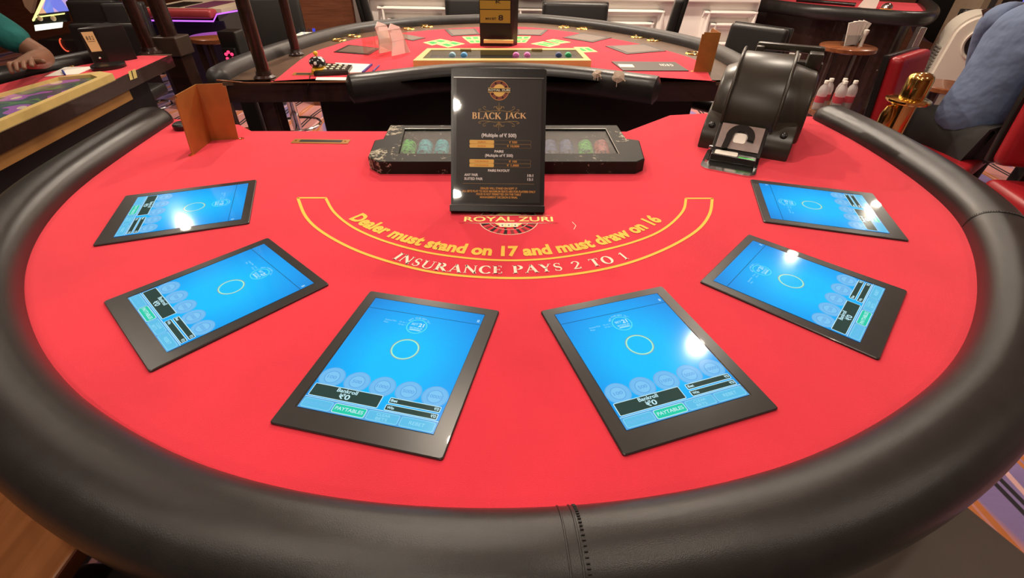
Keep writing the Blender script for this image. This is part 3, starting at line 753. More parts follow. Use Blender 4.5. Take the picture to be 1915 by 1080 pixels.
def scroll(sgn):
    yb = 205 if sgn > 0 else 224
    def pt_(dx, dy): return (su(931.5+dx), sv(yb-sgn*dy))
    L = []
    for s2 in (1, -1):
        L.append(([(0, 0), (6, 1), (14, 0), (24, -1.0), (34, -.6), (38, 1.5), (36, 3.6), (33.5, 2.4)], .0013))
        L.append(([(17, 0), (24, 2), (29, 5), (29, 8), (26, 8.4), (25, 6)], .0011))
        L.append(([(0, 3), (4, 7), (8, 8.6), (10, 6)], .0015)); L.append(([(0, 1), (3, 4), (5, 7), (3, 10)], .0012))
        for P_, w_ in L:
            C_ = catmull([Vector((p[0]*s2, p[1], 0)) for p in P_], 5); V, F = ribbon([pt_(p.x, p.y) for p in C_], w_); D_.add([(v.x, v.y, zz+.0002) for v in V], F, gold2)
        L = []
    V, F = ribbon([pt_(0, 0), pt_(0, 8), pt_(0, 17)], [.0022, .0016, .0004]); D_.add([(v.x, v.y, zz+.0002) for v in V], F, gold2)
scroll(1); scroll(-1)
stext('(Multiple of \u20b9 500)', 899, 965, 249, 6.8, wprint, .028)
def limits(y, a, b, c, d):
    for i, (l, v) in enumerate(((a, b), (c, d))):
        yy = y+i*7.4
        D_.poly(rrect(su(894), su(993), sv(yy+3.7), sv(yy-3.4), .0022), zz+.0001, gold2); D_.poly(rrect(su(894.5), su(992.5), sv(yy+3.2), sv(yy-3.0), .0019), zz+.0003, sheetm)
        D_.poly(rrect(su(876.5), su(923), sv(yy+3.6), sv(yy-3.5), .0024), zz+.0004, yprint)
        hw_ = 7.5 if len(l) < 9 else 13
        stext(l, 899.5-hw_, 899.5+hw_, yy, 3.1, oprint, .03, n=4); n_ = 7.5 if len(v) < 6 else 11.5
        stext(v, 959-n_, 959+n_, yy, 4.0, oprint, .02, n=3)
limits(261.5, 'MINIMUM', '\u20b9 500', 'MAXIMUM', '\u20b9 10,000')
stext('PAIRS', 924, 941, 278.8, 4.6, wprint, .035); stext('(Multiple of \u20b9 500)', 906, 959, 286.3, 5.3, wprint, .022)
limits(297.3, 'PAIR MINIMUM', '\u20b9 100', 'PAIR MAXIMUM', '\u20b9 1,000')
stext('PAIRS PAYOUT', 912, 953, 314.5, 4.6, wprint, .035)
stext('ANY PAIR', 867, 893, 323, 5.0, wprint, .025); stext('10:1', 987, 998, 323, 5.0, wprint, .025); stext('SUITED PAIR', 867, 902, 330.3, 5.0, wprint, .025); stext('15:1', 987, 997.5, 330.3, 5.0, wprint, .025)
V, F = ribbon([(su(864), sv(339)), (su(1000), sv(339))], .0008); D_.add([(v.x, v.y, zz+.0001) for v in V], F, gold2)
for t_, xa, xb, yy in (('DEALER WILL STAND ON SOFT 17', 898, 968, 348), ('ALL BETS PLAY TO BOX MAXIMUM SEATS ARE FOR PLAYERS ONLY', 863, 1003, 353.6), ('FOOD IS NOT PERMITTED ON THE TABLE', 890, 975, 359), ('MANAGEMENT DECISION IS FINAL', 897, 969, 364.7)): stext(t_, xa, xb, yy, 4.0, oprint, .028)
sh = g.build('printed_sheet', sheetm, sign)
D_.build('sign_lettering', wprint, sh, smooth='flatprint', mtx=SM)
g = G(); g.box(px0-.006, px1+.004, .014, ptop+.0015, -.0068, -.0048, clear, mtx=SM); g.build('acrylic_front', clear, sign)
G().tube([SM @ Vector((px0-.006, ptop+.002, -.0058)), SM @ Vector((px1+.004, ptop+.002, -.0058))], .0006, steel, 5).build('acrylic_edge', steel, sign)
G().tube([SM @ Vector((-hw, .0145, .012)), SM @ Vector((hw, .0145, .012))], .0005, steel, 5).build('base_edge', steel, sign)

# ---- folded brass plate (left) and drop slot, puck
def brass_plate(name, label, A, B, Cc, h, tilt_, th=.003):
    o = thing(name, label, 'card holder', tuple(B))
    P = [A, B, Cc]; g = G(); V = []
    d1 = (B-A).normalized(); d2 = (Cc-B).normalized()
    n1 = Vector((-d1.y, d1.x, 0)); n2 = Vector((-d2.y, d2.x, 0)); nb = (n1+n2).normalized()
    offs = [n1*th, nb*th*1.15, n2*th]
    for z in (0, h):
        for i, p in enumerate(P):
            for s in (0, 1): V.append(p+offs[i]*s+Vector((0, 0, z))+(tilt_*z/h))
    def idx(zl, i, s): return zl*6+i*2+s
    F = []
    for i in (0, 1):
        for s in (0, 1): F.append((idx(0, i, s), idx(0, i+1, s), idx(1, i+1, s), idx(1, i, s)))
        for zl in (0, 1): F.append((idx(zl, i, 0), idx(zl, i+1, 0), idx(zl, i+1, 1), idx(zl, i, 1)))
    F += [(idx(0, 0, 0), idx(0, 0, 1), idx(1, 0, 1), idx(1, 0, 0)), (idx(0, 2, 0), idx(0, 2, 1), idx(1, 2, 1), idx(1, 2, 0))]
    b = bmesh.new(); vs = [b.verts.new(v) for v in V]
    for f in F: b.faces.new([vs[q] for q in f])
    bmesh.ops.recalc_face_normals(b, faces=b.faces[:])
    ce = [e_ for e_ in b.edges if (e_.verts[0].co-e_.verts[1].co).length < th*1.4 and min(e_.verts[0].co.z, e_.verts[1].co.z) > P[0].z+h*.8 and (((e_.verts[0].co.xy-(A+tilt_).xy).length < .01) or ((e_.verts[0].co.xy-(Cc+tilt_).xy).length < .01))]
    if ce: bmesh.ops.bevel(b, geom=ce, offset=.008, segments=4, affect='EDGES')
    g.bm(b, brass); g.build('folded_plate', brass, o)
    for e_, q in ((A, 'mount_tab'), (Cc, 'mount_tab')):
        G().lathe([(.0075, FZ), (.0075, FZ+.0015), (.0035, FZ+.0025), (.0035, FZ+.0035)], brassp, 14, e_.x+(.008 if e_ is Cc else -.006), e_.y+.003).build(q, brassp, o, smooth=40)
    return o
bA, bB, bC = at(361, 291), at(396, 263), at(446, 260)
brass_plate('brass_card_holder', 'folded brass plate standing upright on the left of the foreground table', bA, bB, bC, .160, Vector((.018, .0, 0)))
sl = [at(541, 268), at(650, 270), at(656, 262), at(555, 259)]
slot = thing('drop_slot', 'brass drop slot plate set in the red felt of the foreground table', 'drop slot', (sl[0].x, sl[0].y, FZ))
sc4 = sum(sl, Vector())/4
bx0, bx1 = (sl[0].x+sl[3].x)/2, (sl[1].x+sl[2].x)/2; by0, by1 = sl[0].y, sl[3].y-.006
G().prism(rrect(bx0, bx1, by0, by1, .004), FZ, FZ+.0018, brass, bev=.0004).build('slot_plate', brass, slot)
G().prism(rrect(bx0+.022, bx1-.022, by0+.010, by1-.008, .003), FZ+.0016, FZ+.0022, blackbody).build('slot_opening', blackbody, slot)
for xx in (bx0+.011, bx1-.011): G().lathe([(.003, FZ+.0018), (.003, FZ+.0026), (.0015, FZ+.0030)], brassp, 10, xx, (by0+by1)/2).build('screw', brassp, slot, smooth=40)
pk = at(345, 240)
tag(G().lathe([(.028, FZ), (.030, FZ+.003), (.030, FZ+.014), (.026, FZ+.018), (.012, FZ+.019)], blackpl, 28, pk.x, pk.y).build('dealer_puck', blackpl, None, smooth=40), 'small round black puck behind the folded brass plate at left', 'puck')

# ---- card shuffler (black drum machine)
sh = thing('card_shuffler', 'bulky black card shuffling shoe with curved drum at the right rear of the table', 'card shuffler', (.692, 1.30, FZ), R(-27))
def extr(prof, x0, x1, m, bev=.006, taper=0):
    """profile in y-z, extruded along x; taper shrinks the far end"""
    b = bmesh.new(); n = len(prof)
    cy_ = sum(p[0] for p in prof)/n; cz_ = sum(p[1] for p in prof)/n
    def q(p, t): return (cy_+(p[0]-cy_)*(1-t), max(0, p[1]*(1-t*.7)))
    A_ = [b.verts.new((x0, *q(p, taper if taper and x0 < x1 and abs(x0) > abs(x1) else 0))) for p in prof]
    B_ = [b.verts.new((x1, *q(p, taper if taper and abs(x1) > abs(x0) else 0))) for p in prof]
    b.faces.new(A_); b.faces.new(B_[::-1])
    for i in range(n): j = (i+1) % n; b.faces.new((A_[i], B_[i], B_[j], A_[j]))
    bmesh.ops.recalc_face_normals(b, faces=b.faces[:])
    if bev:
        ee = [e_ for e_ in b.edges if abs(e_.verts[0].co.x-e_.verts[1].co.x) < 1e-6]
        bmesh.ops.bevel(b, geom=ee, offset=bev, segments=3, profile=.6, affect='EDGES')
    return b
def drum(k=1., y0=.03, y1=.36, zt=.215, zb=.045):
    L = [(y1, .0), (y1, zt*.80*k)]
    for i in range(13):
        a = R(62+ (178-62)*i/12); L.append((.20+.17*math.cos(a)*1.0*k, zb+(zt-zb)*math.sin(a)*k*1.0))
    L += [(y0, .045), (y0, .0)]
    return L
G().bm(extr([(.0, .0), (.0, .026), (.012, .050), (.050, .080), (.12, .098), (.30, .102), (.33, .09), (.33, 0)], -.155, .090, gunmetal, .006)).build('base_plinth', gunmetal, sh, local=True, smooth=35)
dr = [(.33, .04), (.33, .19)]
for i in range(17):
    a = R(50+(176-50)*i/16); dr.append((.205+.175*math.cos(a), .055+.180*math.sin(a)))
dr += [(.032, .04)]
G().bm(extr(dr, -.107, .030, gunmetal, .004)).build('drum_cover', gunmetal, sh, local=True, smooth=35)
def side(sg, x0, x1, dy, name, kk):
    pr2 = [(.335, .02), (.335, .170*kk)]
    for i in range(9):
        a = R(55+(172-55)*i/8); pr2.append((.205+dy+.158*math.cos(a), .045+.168*kk*math.sin(a)))
    pr2 += [(.055+dy, .03)]
    G().bm(extr(pr2, x0, x1, gunmetal, .010, .12)).build(name, gunmetal, sh, local=True, smooth=35)
side(-1, -.150, -.109, .012, 'side_shell', .95); side(1, .032, .104, .012, 'side_shell', 1.0)
for x in (-.109, .0305):
    rim = [(.205+.183*math.cos(R(a)), .055+.187*math.sin(R(a))) for a in range(60, 178, 6)]
    g = G(); g.tube([Vector((x, y, z)) for y, z in rim], .0045, gunmetal, 8); g.build('drum_rim', gunmetal, sh, local=True, smooth=50)
# rear carry frame
G().box(-.10, .115, .33, .375, .0, .20, gunmetal, .008).box(-.085, -.060, .31, .36, .19, .235, gunmetal, .006).box(.065, .105, .28, .36, .19, .232, gunmetal, .006).box(-.085, .105, .335, .365, .222, .242, gunmetal, .007).build('rear_frame', gunmetal, sh, local=True, smooth=35)
G().box(.012, .045, .318, .334, .20, .222, white, .002).build('card_window', white, sh, local=True)
for xx, zz_ in ((-.132, .062), (.062, .062)):
    g = G(); g.lathe([(.0095, 0), (.0095, .003), (.006, .006), (.001, .007)], blackpl, 16, mtx=Matrix.Translation((xx, .026, zz_)) @ Matrix.Rotation(R(38), 4, 'X')); g.build('knob', blackpl, sh, local=True, smooth=40)
# card outlet: sloped steel face, black horseshoe, tongue
G().bm(extr([(-.060, 0), (-.060, .018), (-.055, .022), (.015, .073), (.03, .073), (.03, 0)], -.112, .020, blackpl, .003)).build('outlet_body', blackpl, sh, local=True, smooth=35)
sl_a = math.atan2(.044, .060); OM = Matrix.Translation((-.046, -.055, .0235)) @ Matrix.Rotation(sl_a, 4, 'X') @ Matrix.Scale(1.18, 4)
g = G(); g.prism([(-.048, .004), (.048, .004), (.048, .074), (-.048, .074)], 0, .002, steel, mtx=OM); steel2 = mat('outlet_steel', (.62, .60, .56), .4, metal=.25); g.build('outlet_face', steel2, sh, local=True)
g = G()
V = []; F = []
for z in (.002, .008):
    for i in range(21):
        a = R(-10+200*i/20); V += [Vector((.0165*math.cos(a), .036+.018*math.sin(a), z)), Vector((.032*math.cos(a), .036+.035*math.sin(a), z))]
    V += [Vector((-.020, .002, z)), Vector((-.034, .000, z))]
n_ = 22
for z in (0, 1):
    for i in range(n_-1): F.append((z*2*n_+2*i, z*2*n_+2*i+1, z*2*n_+2*i+3, z*2*n_+2*i+2))
for i in range(n_-1):
    for s in (0, 1): F.append((2*i+s, 2*i+2+s, 2*n_+2*i+2+s, 2*n_+2*i+s))
F += [(0, 1, 2*n_+1, 2*n_), (2*n_-2, 2*n_-1, 4*n_-1, 4*n_-2)]
g.add([OM @ v for v in V], F, blackpl); g.build('horseshoe_guard', blackpl, sh, local=True, smooth=40)
g = G(); g.prism(rrect(-.014, .014, .022, .050, .006), .0021, .0032, paper, mtx=OM); g.build('card_back', paper, sh, local=True)
g = G(); g.prism(rrect(-.122, .020, -.166, .0, .026, 5), .0, .0035, chrome); g.build('base_tongue', mat('dark_chrome', (.10, .09, .08), .12, metal=.9), sh, local=True)
g = G(); g.box(-.106, .012, -.096, -.055, .0035, .0215, blackpl, .002); g.build('card_lip', blackpl, sh, local=True)
g = G(); g.prism(rrect(-.098, -.038, -.092, -.058, .006), .0216, .0226, white); g.build('lip_plate', white, sh, local=True)
g = G(); g.box(-.034, .006, -.0925, -.0905, .0216, .0230, em('green_led', (70, 220, 60))); g.build('green_light', em('green_led', (70, 220, 60)), sh, local=True)
g = G(); g.lathe([(.006, 0), (.008, .004), (.006, .009), (.001, .011)], chrome, 14, -.112, -.055, mtx=Matrix.Translation((0, 0, .02))); g.build('steel_latch', chrome, sh, local=True, smooth=40)

# ================================================================== SECOND TABLE (behind)
t2 = thing('casino_table', 'second red felt casino table behind, with brass cup rings and torn black dealer pad', 'table', (-.07, 2.95, 0))
rail2_px = [(424, 153), (440, 142), (475, 125), (540, 100), (618, 75), (676, 61.5), (776, 49), (876, 44), (960, 42), (1015, 43.5), (1116, 55), (1216, 72), (1299, 92), (1334, 107), (1372, 130), (1396, 152)]
path2 = resample(resmooth(resample(catmull(list(reversed(P3(rail2_px))), 8), .04), 5), .02)
deckm = mat('brown_leather_deck', (.105, .062, .038), .38, noise=.15, nscale=12)
fedge = [at(1340, 152), at(1230, 152), at(1160, 146), at(1100, 136), at(940, 129), at(780, 136), at(720, 146), at(650, 151), at(505, 152)]
deck = [(p.x, p.y) for p in offset2(path2, .02)]+[(at(435, 152).x, at(435, 152).y)]+[(p.x, p.y) for p in reversed(fedge)]
G().prism(deck, FZ-.016, FZ-.002, deckm).build('cup_deck', deckm, t2)
f2 = catmull(P3([(510, 153), (575, 103), (620, 86), (673, 72), (776, 59), (876, 51.5), (965, 50), (1025, 54.5), (1090, 63), (1166, 76), (1241, 93), (1299, 111), (1318, 125), (1332, 152)]), 4)
G().prism([(p.x, p.y) for p in f2]+[(p.x, p.y+.004) for p in fedge], FZ-.003, FZ, felt).build('felt_top', felt, t2)
sweep_rail(path2, .088, .040, FZ+.010, leather2, 'padded_rail', t2)
# wooden apron with a curled left end
ap = [at(400, 152)]+[at(435, 152)]+list(reversed(fedge))+[at(1400, 152)]
V = []; F = []
for p in ap: V += [Vector((p.x, p.y, FZ-.002)), Vector((p.x, p.y, FZ-.085)), Vector((p.x, p.y+.03, FZ-.085)), Vector((p.x, p.y+.03, FZ-.002))]
for i in range(len(ap)-1):
    for s in range(4): F.append((4*i+s, 4*i+(s+1) % 4, 4*i+4+(s+1) % 4, 4*i+4+s))
F += [(0, 1, 2, 3), tuple(4*len(ap)-4+s for s in range(4))]
G().add(V, F, darkwood).build('wood_apron', darkwood, t2)
G().tube(catmull([at(405, 150, FZ+.035), at(420, 151, FZ+.030), at(450, 154, FZ+.004), at(480, 155, FZ+.002), at(655, 153, FZ+.002)], 5), .0035, midwood, 8).build('edge_moulding', midwood, t2, smooth=60)
G().prism([(-.92, 2.26), (.86, 2.32), (.80, 3.2), (.45, 3.48), (-.05, 3.55), (-.55, 3.45), (-.92, 3.1)], .1, FZ-.02, blackbody).build('cabinet_body', blackbody, t2)
G().prism([(-.86, 2.32), (.80, 2.36), (.74, 3.1), (-.86, 3.1)], 0, .1, blackbody).build('plinth', blackbody, t2)
for px, py in ((492, 187), (1385, 187)):
    p = at(px, py, FZ-.085); G().prism(rrect(p.x-.04, p.x+.04, p.y+.02, p.y+.10, .01), 0, FZ-.085, darkwood).build('leg', darkwood, t2)
# dealer pad
pad_px = [(648, 158), (700, 154), (770, 143), (850, 136), (940, 133), (1030, 137), (1110, 144), (1170, 153), (1234, 161)]
pp = resample(resmooth(resample(catmull([at(*p) for p in pad_px], 6), .03), 30), .015)
g = G(); V = []; F = []; sg = 24; n = len(pp)
for i, p in enumerate(pp):
    t = (pp[min(i+1, n-1)]-pp[max(i-1, 0)]).normalized(); nr = Vector((-t.y, t.x, 0)); e_ = min(i, n-1-i)*.015
    k2 = 1 if e_ > .02 else math.sqrt(max(.3, 1-((.02-e_)/.02)**2))
    for j in range(sg):
        a = 2*math.pi*j/sg; u = math.copysign(abs(math.cos(a))**.8, math.cos(a)); q = math.copysign(abs(math.sin(a))**.8, math.sin(a))
        V.append(p+nr*u*.055*k2+Vector((0, 0, -.020+q*.058*k2)))
for i in range(n-1):
    for j in range(sg): F.append((i*sg+j, i*sg+(j+1) % sg, (i+1)*sg+(j+1) % sg, (i+1)*sg+j))
F += [tuple(range(sg)), tuple((n-1)*sg+j for j in range(sg))]
pad = g.add(V, F, leather).build('dealer_pad', leather, t2, smooth=50)
foam = mat('torn_foam', (.72, .58, .45), .9, bump=.6, bscale=150)
def tear(px, py, r, z=FZ+.034):
    g = G(); c = at(px, py, z); d = (EYE-c).normalized(); x_ = Vector((1, 0, 0)); y_ = d.cross(x_).normalized(); x_ = y_.cross(d)
    V = [c+d*.004]; n = 14
    for i in range(n):
        a = 2*math.pi*i/n; rr = r*(.75+.5*random.random()); V.append(c+x_*math.cos(a)*rr+y_*math.sin(a)*rr*1.0-d*.006)
    F = [(0, 1+i, 1+(i+1) % n) for i in range(n)]; g.add(V, F, foam)
    for i in range(4):
        a = random.uniform(3.6, 6); p0 = c+x_*math.cos(a)*r*.6; g.tube([p0, p0+x_*math.cos(a)*r*.6+y_*math.sin(a)*r*.9, p0+x_*math.cos(a)*r*.9+y_*math.sin(a)*r*1.5], .0012, foam, 5)
    g.build('torn_patch', foam, t2)
tear(1117, 138, .018); tear(1155, 145, .024)
# brass cup rings
for px, py in ((634, 75), (662, 67.5), (764, 54), (799, 49.5), (1055, 50.5), (1089, 53.5), (1192, 69), (1222, 75), (1296, 100)):
    p = at(px, py, FZ); g = G()
    prf = [(.030, FZ-.03), (.030, FZ+.002), (.033, FZ+.0055), (.040, FZ+.004), (.043, FZ-.001), (.040, FZ-.0015)]
    V = []; F = []; sg = 28
    for i in range(sg):
        a = 2*math.pi*i/sg
        for r, z in prf: V.append((p.x+r*math.cos(a), p.y+r*math.sin(a), z))
    for i in range(sg):
        j = (i+1) % sg
        for q in range(5): F.append((i*6+q, j*6+q, j*6+q+1, i*6+q+1))
    g.add(V, F, brassp); g.poly(circ(p.x, p.y, .030, n=28), FZ+.0002, blackbody); g.build('cup_ring', brassp, t2, smooth=60)
# bet boxes printed in yellow and green
g = G()
def betq(pts):
    Q = [at(*p) for p in pts]; g.add([(q.x, q.y, FZ+.0006) for q in Q], [(0, 1, 2, 3)], yellowp if False else MATS['emblem_yellow'])
    def L(u, v): a = Q[0].lerp(Q[1], u); b = Q[3].lerp(Q[2], u); c = a.lerp(b, v); return (c.x, c.y, FZ+.0010)
    for (u0, u1) in ((.12, .44), (.56, .88)):
        g.add([L(u0, .2), L(u1, .2), L(u1, .8), L(u0, .8)], [(0, 1, 2, 3)], greenpr)
betq([(791, 79.5), (824, 73), (843, 77), (808, 85)]); betq([(817, 83), (847, 77), (870, 82), (838, 89)])
betq([(864, 68.5), (897, 68), (899, 74), (871, 75)]); betq([(872, 75.5), (899, 74.5), (901, 80.5), (880, 81)])
betq([(964, 68), (993, 68), (990, 73), (964, 74)]); betq([(964, 75), (989, 74), (983, 80), (963, 80)])
betq([(1020, 76), (1035, 73), (1068, 79), (1045, 82)]); betq([(992, 82), (1015, 77.5), (1048, 83.5), (1028, 88)])
betq([(1072, 88), (1100, 88), (1118, 97), (1090, 98)])
g.build('layout_print', cream, t2, smooth='flatprint')
# idle screens
idle = mat('idle_screen', (.17, .125, .10), .25, noise=.05, nscale=20)  # brown tone imitates reflections, painted into the switched-off display colour
for nm, lab, q in ((1, 'leftmost, beside the acrylic card box', [(624, 98), (652, 84.5), (711, 91), (690, 103)]),
             (2, 'second from left, behind the acrylic box', [(754, 64), (796, 71.5), (772, 77), (735, 69)]),
             (3, 'just left of the black sign holder', [(831, 55.5), (889, 54), (898, 65), (844, 68)]),
             (4, 'just right of the black sign holder', [(965, 55), (1026, 56), (1012, 67), (966, 66)]),
             (5, 'diamond-shaped from here, right of the sign holder', [(1052, 71), (1089, 62), (1144, 71), (1108, 80)]),
             (6, 'rightmost, in front of the brass plate', [(1132, 87), (1208, 83), (1246, 96), (1172, 102)])):
    Q = [at(*p) for p in q]; cc_ = sum(Q, Vector())/4
    st_ = thing('idle_screen', 'dark idle screen in second table, '+lab, 'screen', (cc_.x, cc_.y, FZ), 0, 'dark screens of the second table')
    G().prism([(p.x, p.y) for p in Q], FZ, FZ+.003, bezelm).build('bezel', bezelm, st_)
    G().poly([(cc_+(p-cc_)*.82).xy for p in Q], FZ+.0036, idle).build('display', idle, st_, smooth='flatprint')
# gold chip tray with lid
def quadbox(Q, z0, z1, m, name, parent): return G().prism([(p.x, p.y) for p in Q], z0, z1, m).build(name, m, parent)
gt = thing('gold_chip_tray', 'gold-framed chip tray with clear lid on the second table', 'chip tray', tuple(at(940, 120)))
zt = FZ+.03
Q = [at(772, 113, zt), at(1106, 113, zt), at(1083, 90, zt), at(799, 90, zt)]; Qi = [at(790, 109, zt), at(1092, 109, zt), at(1077, 93, zt), at(806, 93, zt)]
g = G(); V = [Vector((p.x, p.y, FZ)) for p in Q]+[Vector((p.x, p.y, zt)) for p in Q]+[Vector((p.x, p.y, zt)) for p in Qi]+[Vector((p.x, p.y, FZ+.003)) for p in Qi]
F = []
for r in range(3):
    for i in range(4): j = (i+1) % 4; F.append((r*4+i, r*4+j, r*4+4+j, r*4+4+i))
F.append((12, 13, 14, 15)); g.add(V, F, goldf).build('gold_frame', goldf, gt)
quadbox(Qi, FZ+.0035, FZ+.005, mat('tray_lining', (.05, .04, .03), .4), 'lining', gt)
quadbox(Qi, zt-.003, zt-.0015, smoky, 'clear_lid', gt)
for px in (871, 1004): p = at(px, 93, zt); G().box(p.x-.028, p.x+.028, p.y-.006, p.y+.010, zt-.001, zt+.006, goldf, .001).build('hinge', goldf, gt)
cblue = mat('light_blue_chip', (.12, .40, .75), .5); cgreen2 = mat('mid_green_chip', (.03, .40, .16), .5); cdb = mat('navy_chip', (.05, .08, .2), .5)
for px, cm, cn in ((845, mat('pale_blue_chip', (.30, .5, .62), .5), 'pale blue'), (867, cblue, 'light blue'), (965, pink, 'pink'), (986, pink, 'pink'), (1045, cdb, 'navy'), (1063, cgreen2, 'green')):
    p = at(px, 107.5, FZ+.02); g = G(); g.lathe([(.0165, 0), (.0175, .001), (.0175, .030), (.0165, .031)], cm, 18, mtx=Matrix.Translation((p.x, p.y+.006, FZ+.0235-.002)) @ Matrix.Rotation(R(-90), 4, 'X')); 
    lb = cn+' chips lying in the gold tray of the second table' if cn != 'pink' else ('pink chips lying in the gold tray, left of the two pink rolls' if px == 965 else 'pink chips lying in the gold tray, right of the two pink rolls')
    tag(g.build('chip_roll', cm, None, smooth=40), lb, 'chips')
# black sign holder with yellow sheets (leaning, seen from behind)
b0, b1 = at(898, 86), at(967, 86)
hs = thing('black_sign_holder', 'tall black three-sided sign holder with yellow bet panels on the second table', 'sign', tuple(b0.lerp(b1, .5)))
xa, xb, yb = b0.x, b1.x, b0.y; zt2 = FZ+.36
V = [Vector((xa, yb, FZ)), Vector((xb-.03, yb, FZ)), Vector((xb, yb+.05, FZ)), Vector((xa+.01, yb+.10, FZ)), Vector((xa, yb-.0, zt2)), Vector((xb-.035, yb, zt2)), Vector((xb+.008, yb+.05, zt2)), Vector((xa+.01, yb+.10, zt2))]
G().add(V, [(0, 1, 2, 3), (4, 5, 6, 7), (0, 1, 5, 4), (1, 2, 6, 5), (2, 3, 7, 6), (3, 0, 4, 7)], blackpl).build('holder_body', blackpl, hs)
yel = mat('yellow_panel', (.30, .22, .03), .45)
g = G(); yf = yb-.0015
def zy(py): return atY(925, py, yf).z
def xy_(px, py): return atY(px, py, yf).x
for (p0, p1) in ((1, 17), (18.5, 43)):
    g.add([(xa+.004, yf, zy(p1)), (xb-.040, yf, zy(p1)), (xb-.040, yf, zy(p0)), (xa+.004, yf, zy(p0))], [(0, 1, 2, 3)], yel)
g.add([(xb-.036, yf+.001, zy(50)), (xb-.004, yf+.048, zy(50)), (xb+.002, yf+.048, zt2-.01), (xb-.038, yf+.001, zt2-.01)], [(0, 1, 2, 3)], darkredpr)
pn = g.build('yellow_panel', yel, hs, smooth='flatprint')
g = G(); t_ = G()
def vtext(s, x0, x1, z0, z1, m, bold=.02):
    V, F = text_geo(s, bold); ax0 = min(v.x for v in V); ax1 = max(v.x for v in V); ref = text_geo('H', bold)[0]; a0 = min(v.y for v in ref); a1 = max(v.y for v in ref)
    g.add([((v.x-ax0)/(ax1-ax0)*(x1-x0)+x0, yf-.001, (v.y-a0)/(a1-a0)*(z1-z0)+z0) for v in V], F, m)
vtext('8', xy_(932, 34), xy_(941, 34), zy(38), zy(28), blackpr); vtext('MINI BET', xy_(908, 35), xy_(928, 35), zy(37), zy(33), blackpr); vtext('K', xy_(927, 3), xy_(937, 3), zy(6), zy(1), blackpr)
g.build('panel_lettering', blackpr, pn, smooth='flatprint')
p0, p1 = at(905, 91), at(960, 91)
G().box(p0.x, p1.x, p0.y-.012, p0.y+.012, FZ+.030, FZ+.045, mat('yellow_label', (.75, .6, .2), .6), .001).build('label_strip', mat('yellow_label'), gt)
# black plaque mat
Q = [at(1165, 133), at(1288, 133.5), at(1262, 117), at(1143, 116)]
mt = thing('black_table_mat', 'flat black plaque with small white lettering on the second table, by the brass plate', 'mat', tuple(at(1215, 125)))
quadbox(Q, FZ, FZ+.004, mat('black_mat', (.045, .040, .034), .4), 'mat_sheet', mt)
g = G(); a = at(1159, 127); b = at(1182, 122); g.add([(a.x, a.y, FZ+.0045), (b.x, a.y, FZ+.0045), (b.x, b.y, FZ+.0045), (a.x, b.y, FZ+.0045)], [(0, 1, 2, 3)], cream)
a = at(1236, 125); b = at(1256, 121.5); g.build('cream_label', cream, mt, smooth='flatprint'); g = G(); put_text(g, 'NO.8 D', a.x, b.x, a.y, b.y, FZ+.0045, paper, .02); g.build('mat_lettering', cream, mt, smooth='flatprint')
# brass plate on second table
brass_plate('brass_card_holder', 'folded brass plate standing at the right end of the second table', at(1297, 134), at(1330, 135), at(1322, 128)+Vector((.0, .06, 0)), .165, Vector((0.0, .0, 0)))
# acrylic discard box
ac = thing('acrylic_card_box', 'clear acrylic card box with white slanted sides on the second table', 'card box', tuple(at(730, 108)))
A0, A1, A2 = at(682, 106), at(706, 111), at(765, 98)
th = .003; H = .125
def panel(a, b, z0, z1, m, name, thk=.003):
    d = (b-a).normalized(); n = Vector((-d.y, d.x, 0))*thk
    V = [Vector((p.x, p.y, z)) for z in (z0, z1) for p in (a, b, b+n, a+n)]
    return G().add(V, [(0, 1, 2, 3), (4, 5, 6, 7), (0, 1, 5, 4), (1, 2, 6, 5), (2, 3, 7, 6), (3, 0, 4, 7)], m).build(name, m, ac)
A3 = A0+(A2-A1)
panel(A0, A1, FZ, FZ+H, acryl, 'acrylic_panel'); panel(A1, A2, FZ, FZ+H*.95, acryl, 'acrylic_panel'); panel(A3, A2, FZ, FZ+H*.95, acryl, 'acrylic_panel'); panel(A0, A3, FZ, FZ+H, acryl, 'acrylic_panel')
G().prism([(p.x, p.y) for p in (A0, A1, A2, A3)], FZ+H*.50, FZ+H*.525, acryl).build('acrylic_shelf', acryl, ac)
wc = mat('peach_plastic', (.96, .90, .84), .6, spec=.1)
dv = (A2-A1).normalized()
for s_, o_ in ((0, A1+dv*.10), (1, A0+dv*.10)):
    prof = [(0, 0), (.13, 0), (.075, .125), (.02, .145), (0, .12), (.012, .06)]
    nrm = Vector((-dv.y, dv.x, 0))*.006
    V = [o_+dv*u+Vector((0, 0, v))+nrm*q for q in (0, 1) for u, v in prof]; n = len(prof)
    F = [tuple(range(n)), tuple(range(n, 2*n))]+[(i, (i+1) % n, n+(i+1) % n, n+i) for i in range(n)]
    G().add(V, F, wc).build('slanted_side', wc, ac)
# bell shaped like a checkered ball
bp_ = at(598, 136); bell = thing('desk_bell', 'desk bell with black and white checkered ball and yellow base', 'bell', tuple(bp_))
yelp = mat('yellow_plastic', (.90, .50, .02), .35)
G().lathe([(.030, FZ), (.034, FZ+.004), (.034, FZ+.016), (.026, FZ+.024), (.018, FZ+.026)], yelp, 28, bp_.x, bp_.y).build('yellow_base', yelp, bell, smooth=40)
ck = mat('checker_ball', (.8, .8, .8), .15); nt = ck.node_tree; tc = nt.nodes.new('ShaderNodeTexCoord'); ch = nt.nodes.new('ShaderNodeTexVoronoi'); ch.inputs['Scale'].default_value = 55; r_ = nt.nodes.new('ShaderNodeValToRGB'); r_.color_ramp.elements[0].position = .35; r_.color_ramp.elements[1].position = .40
r_.color_ramp.elements[0].color = (.9, .88, .82, 1); r_.color_ramp.elements[1].color = (.02, .02, .02, 1)
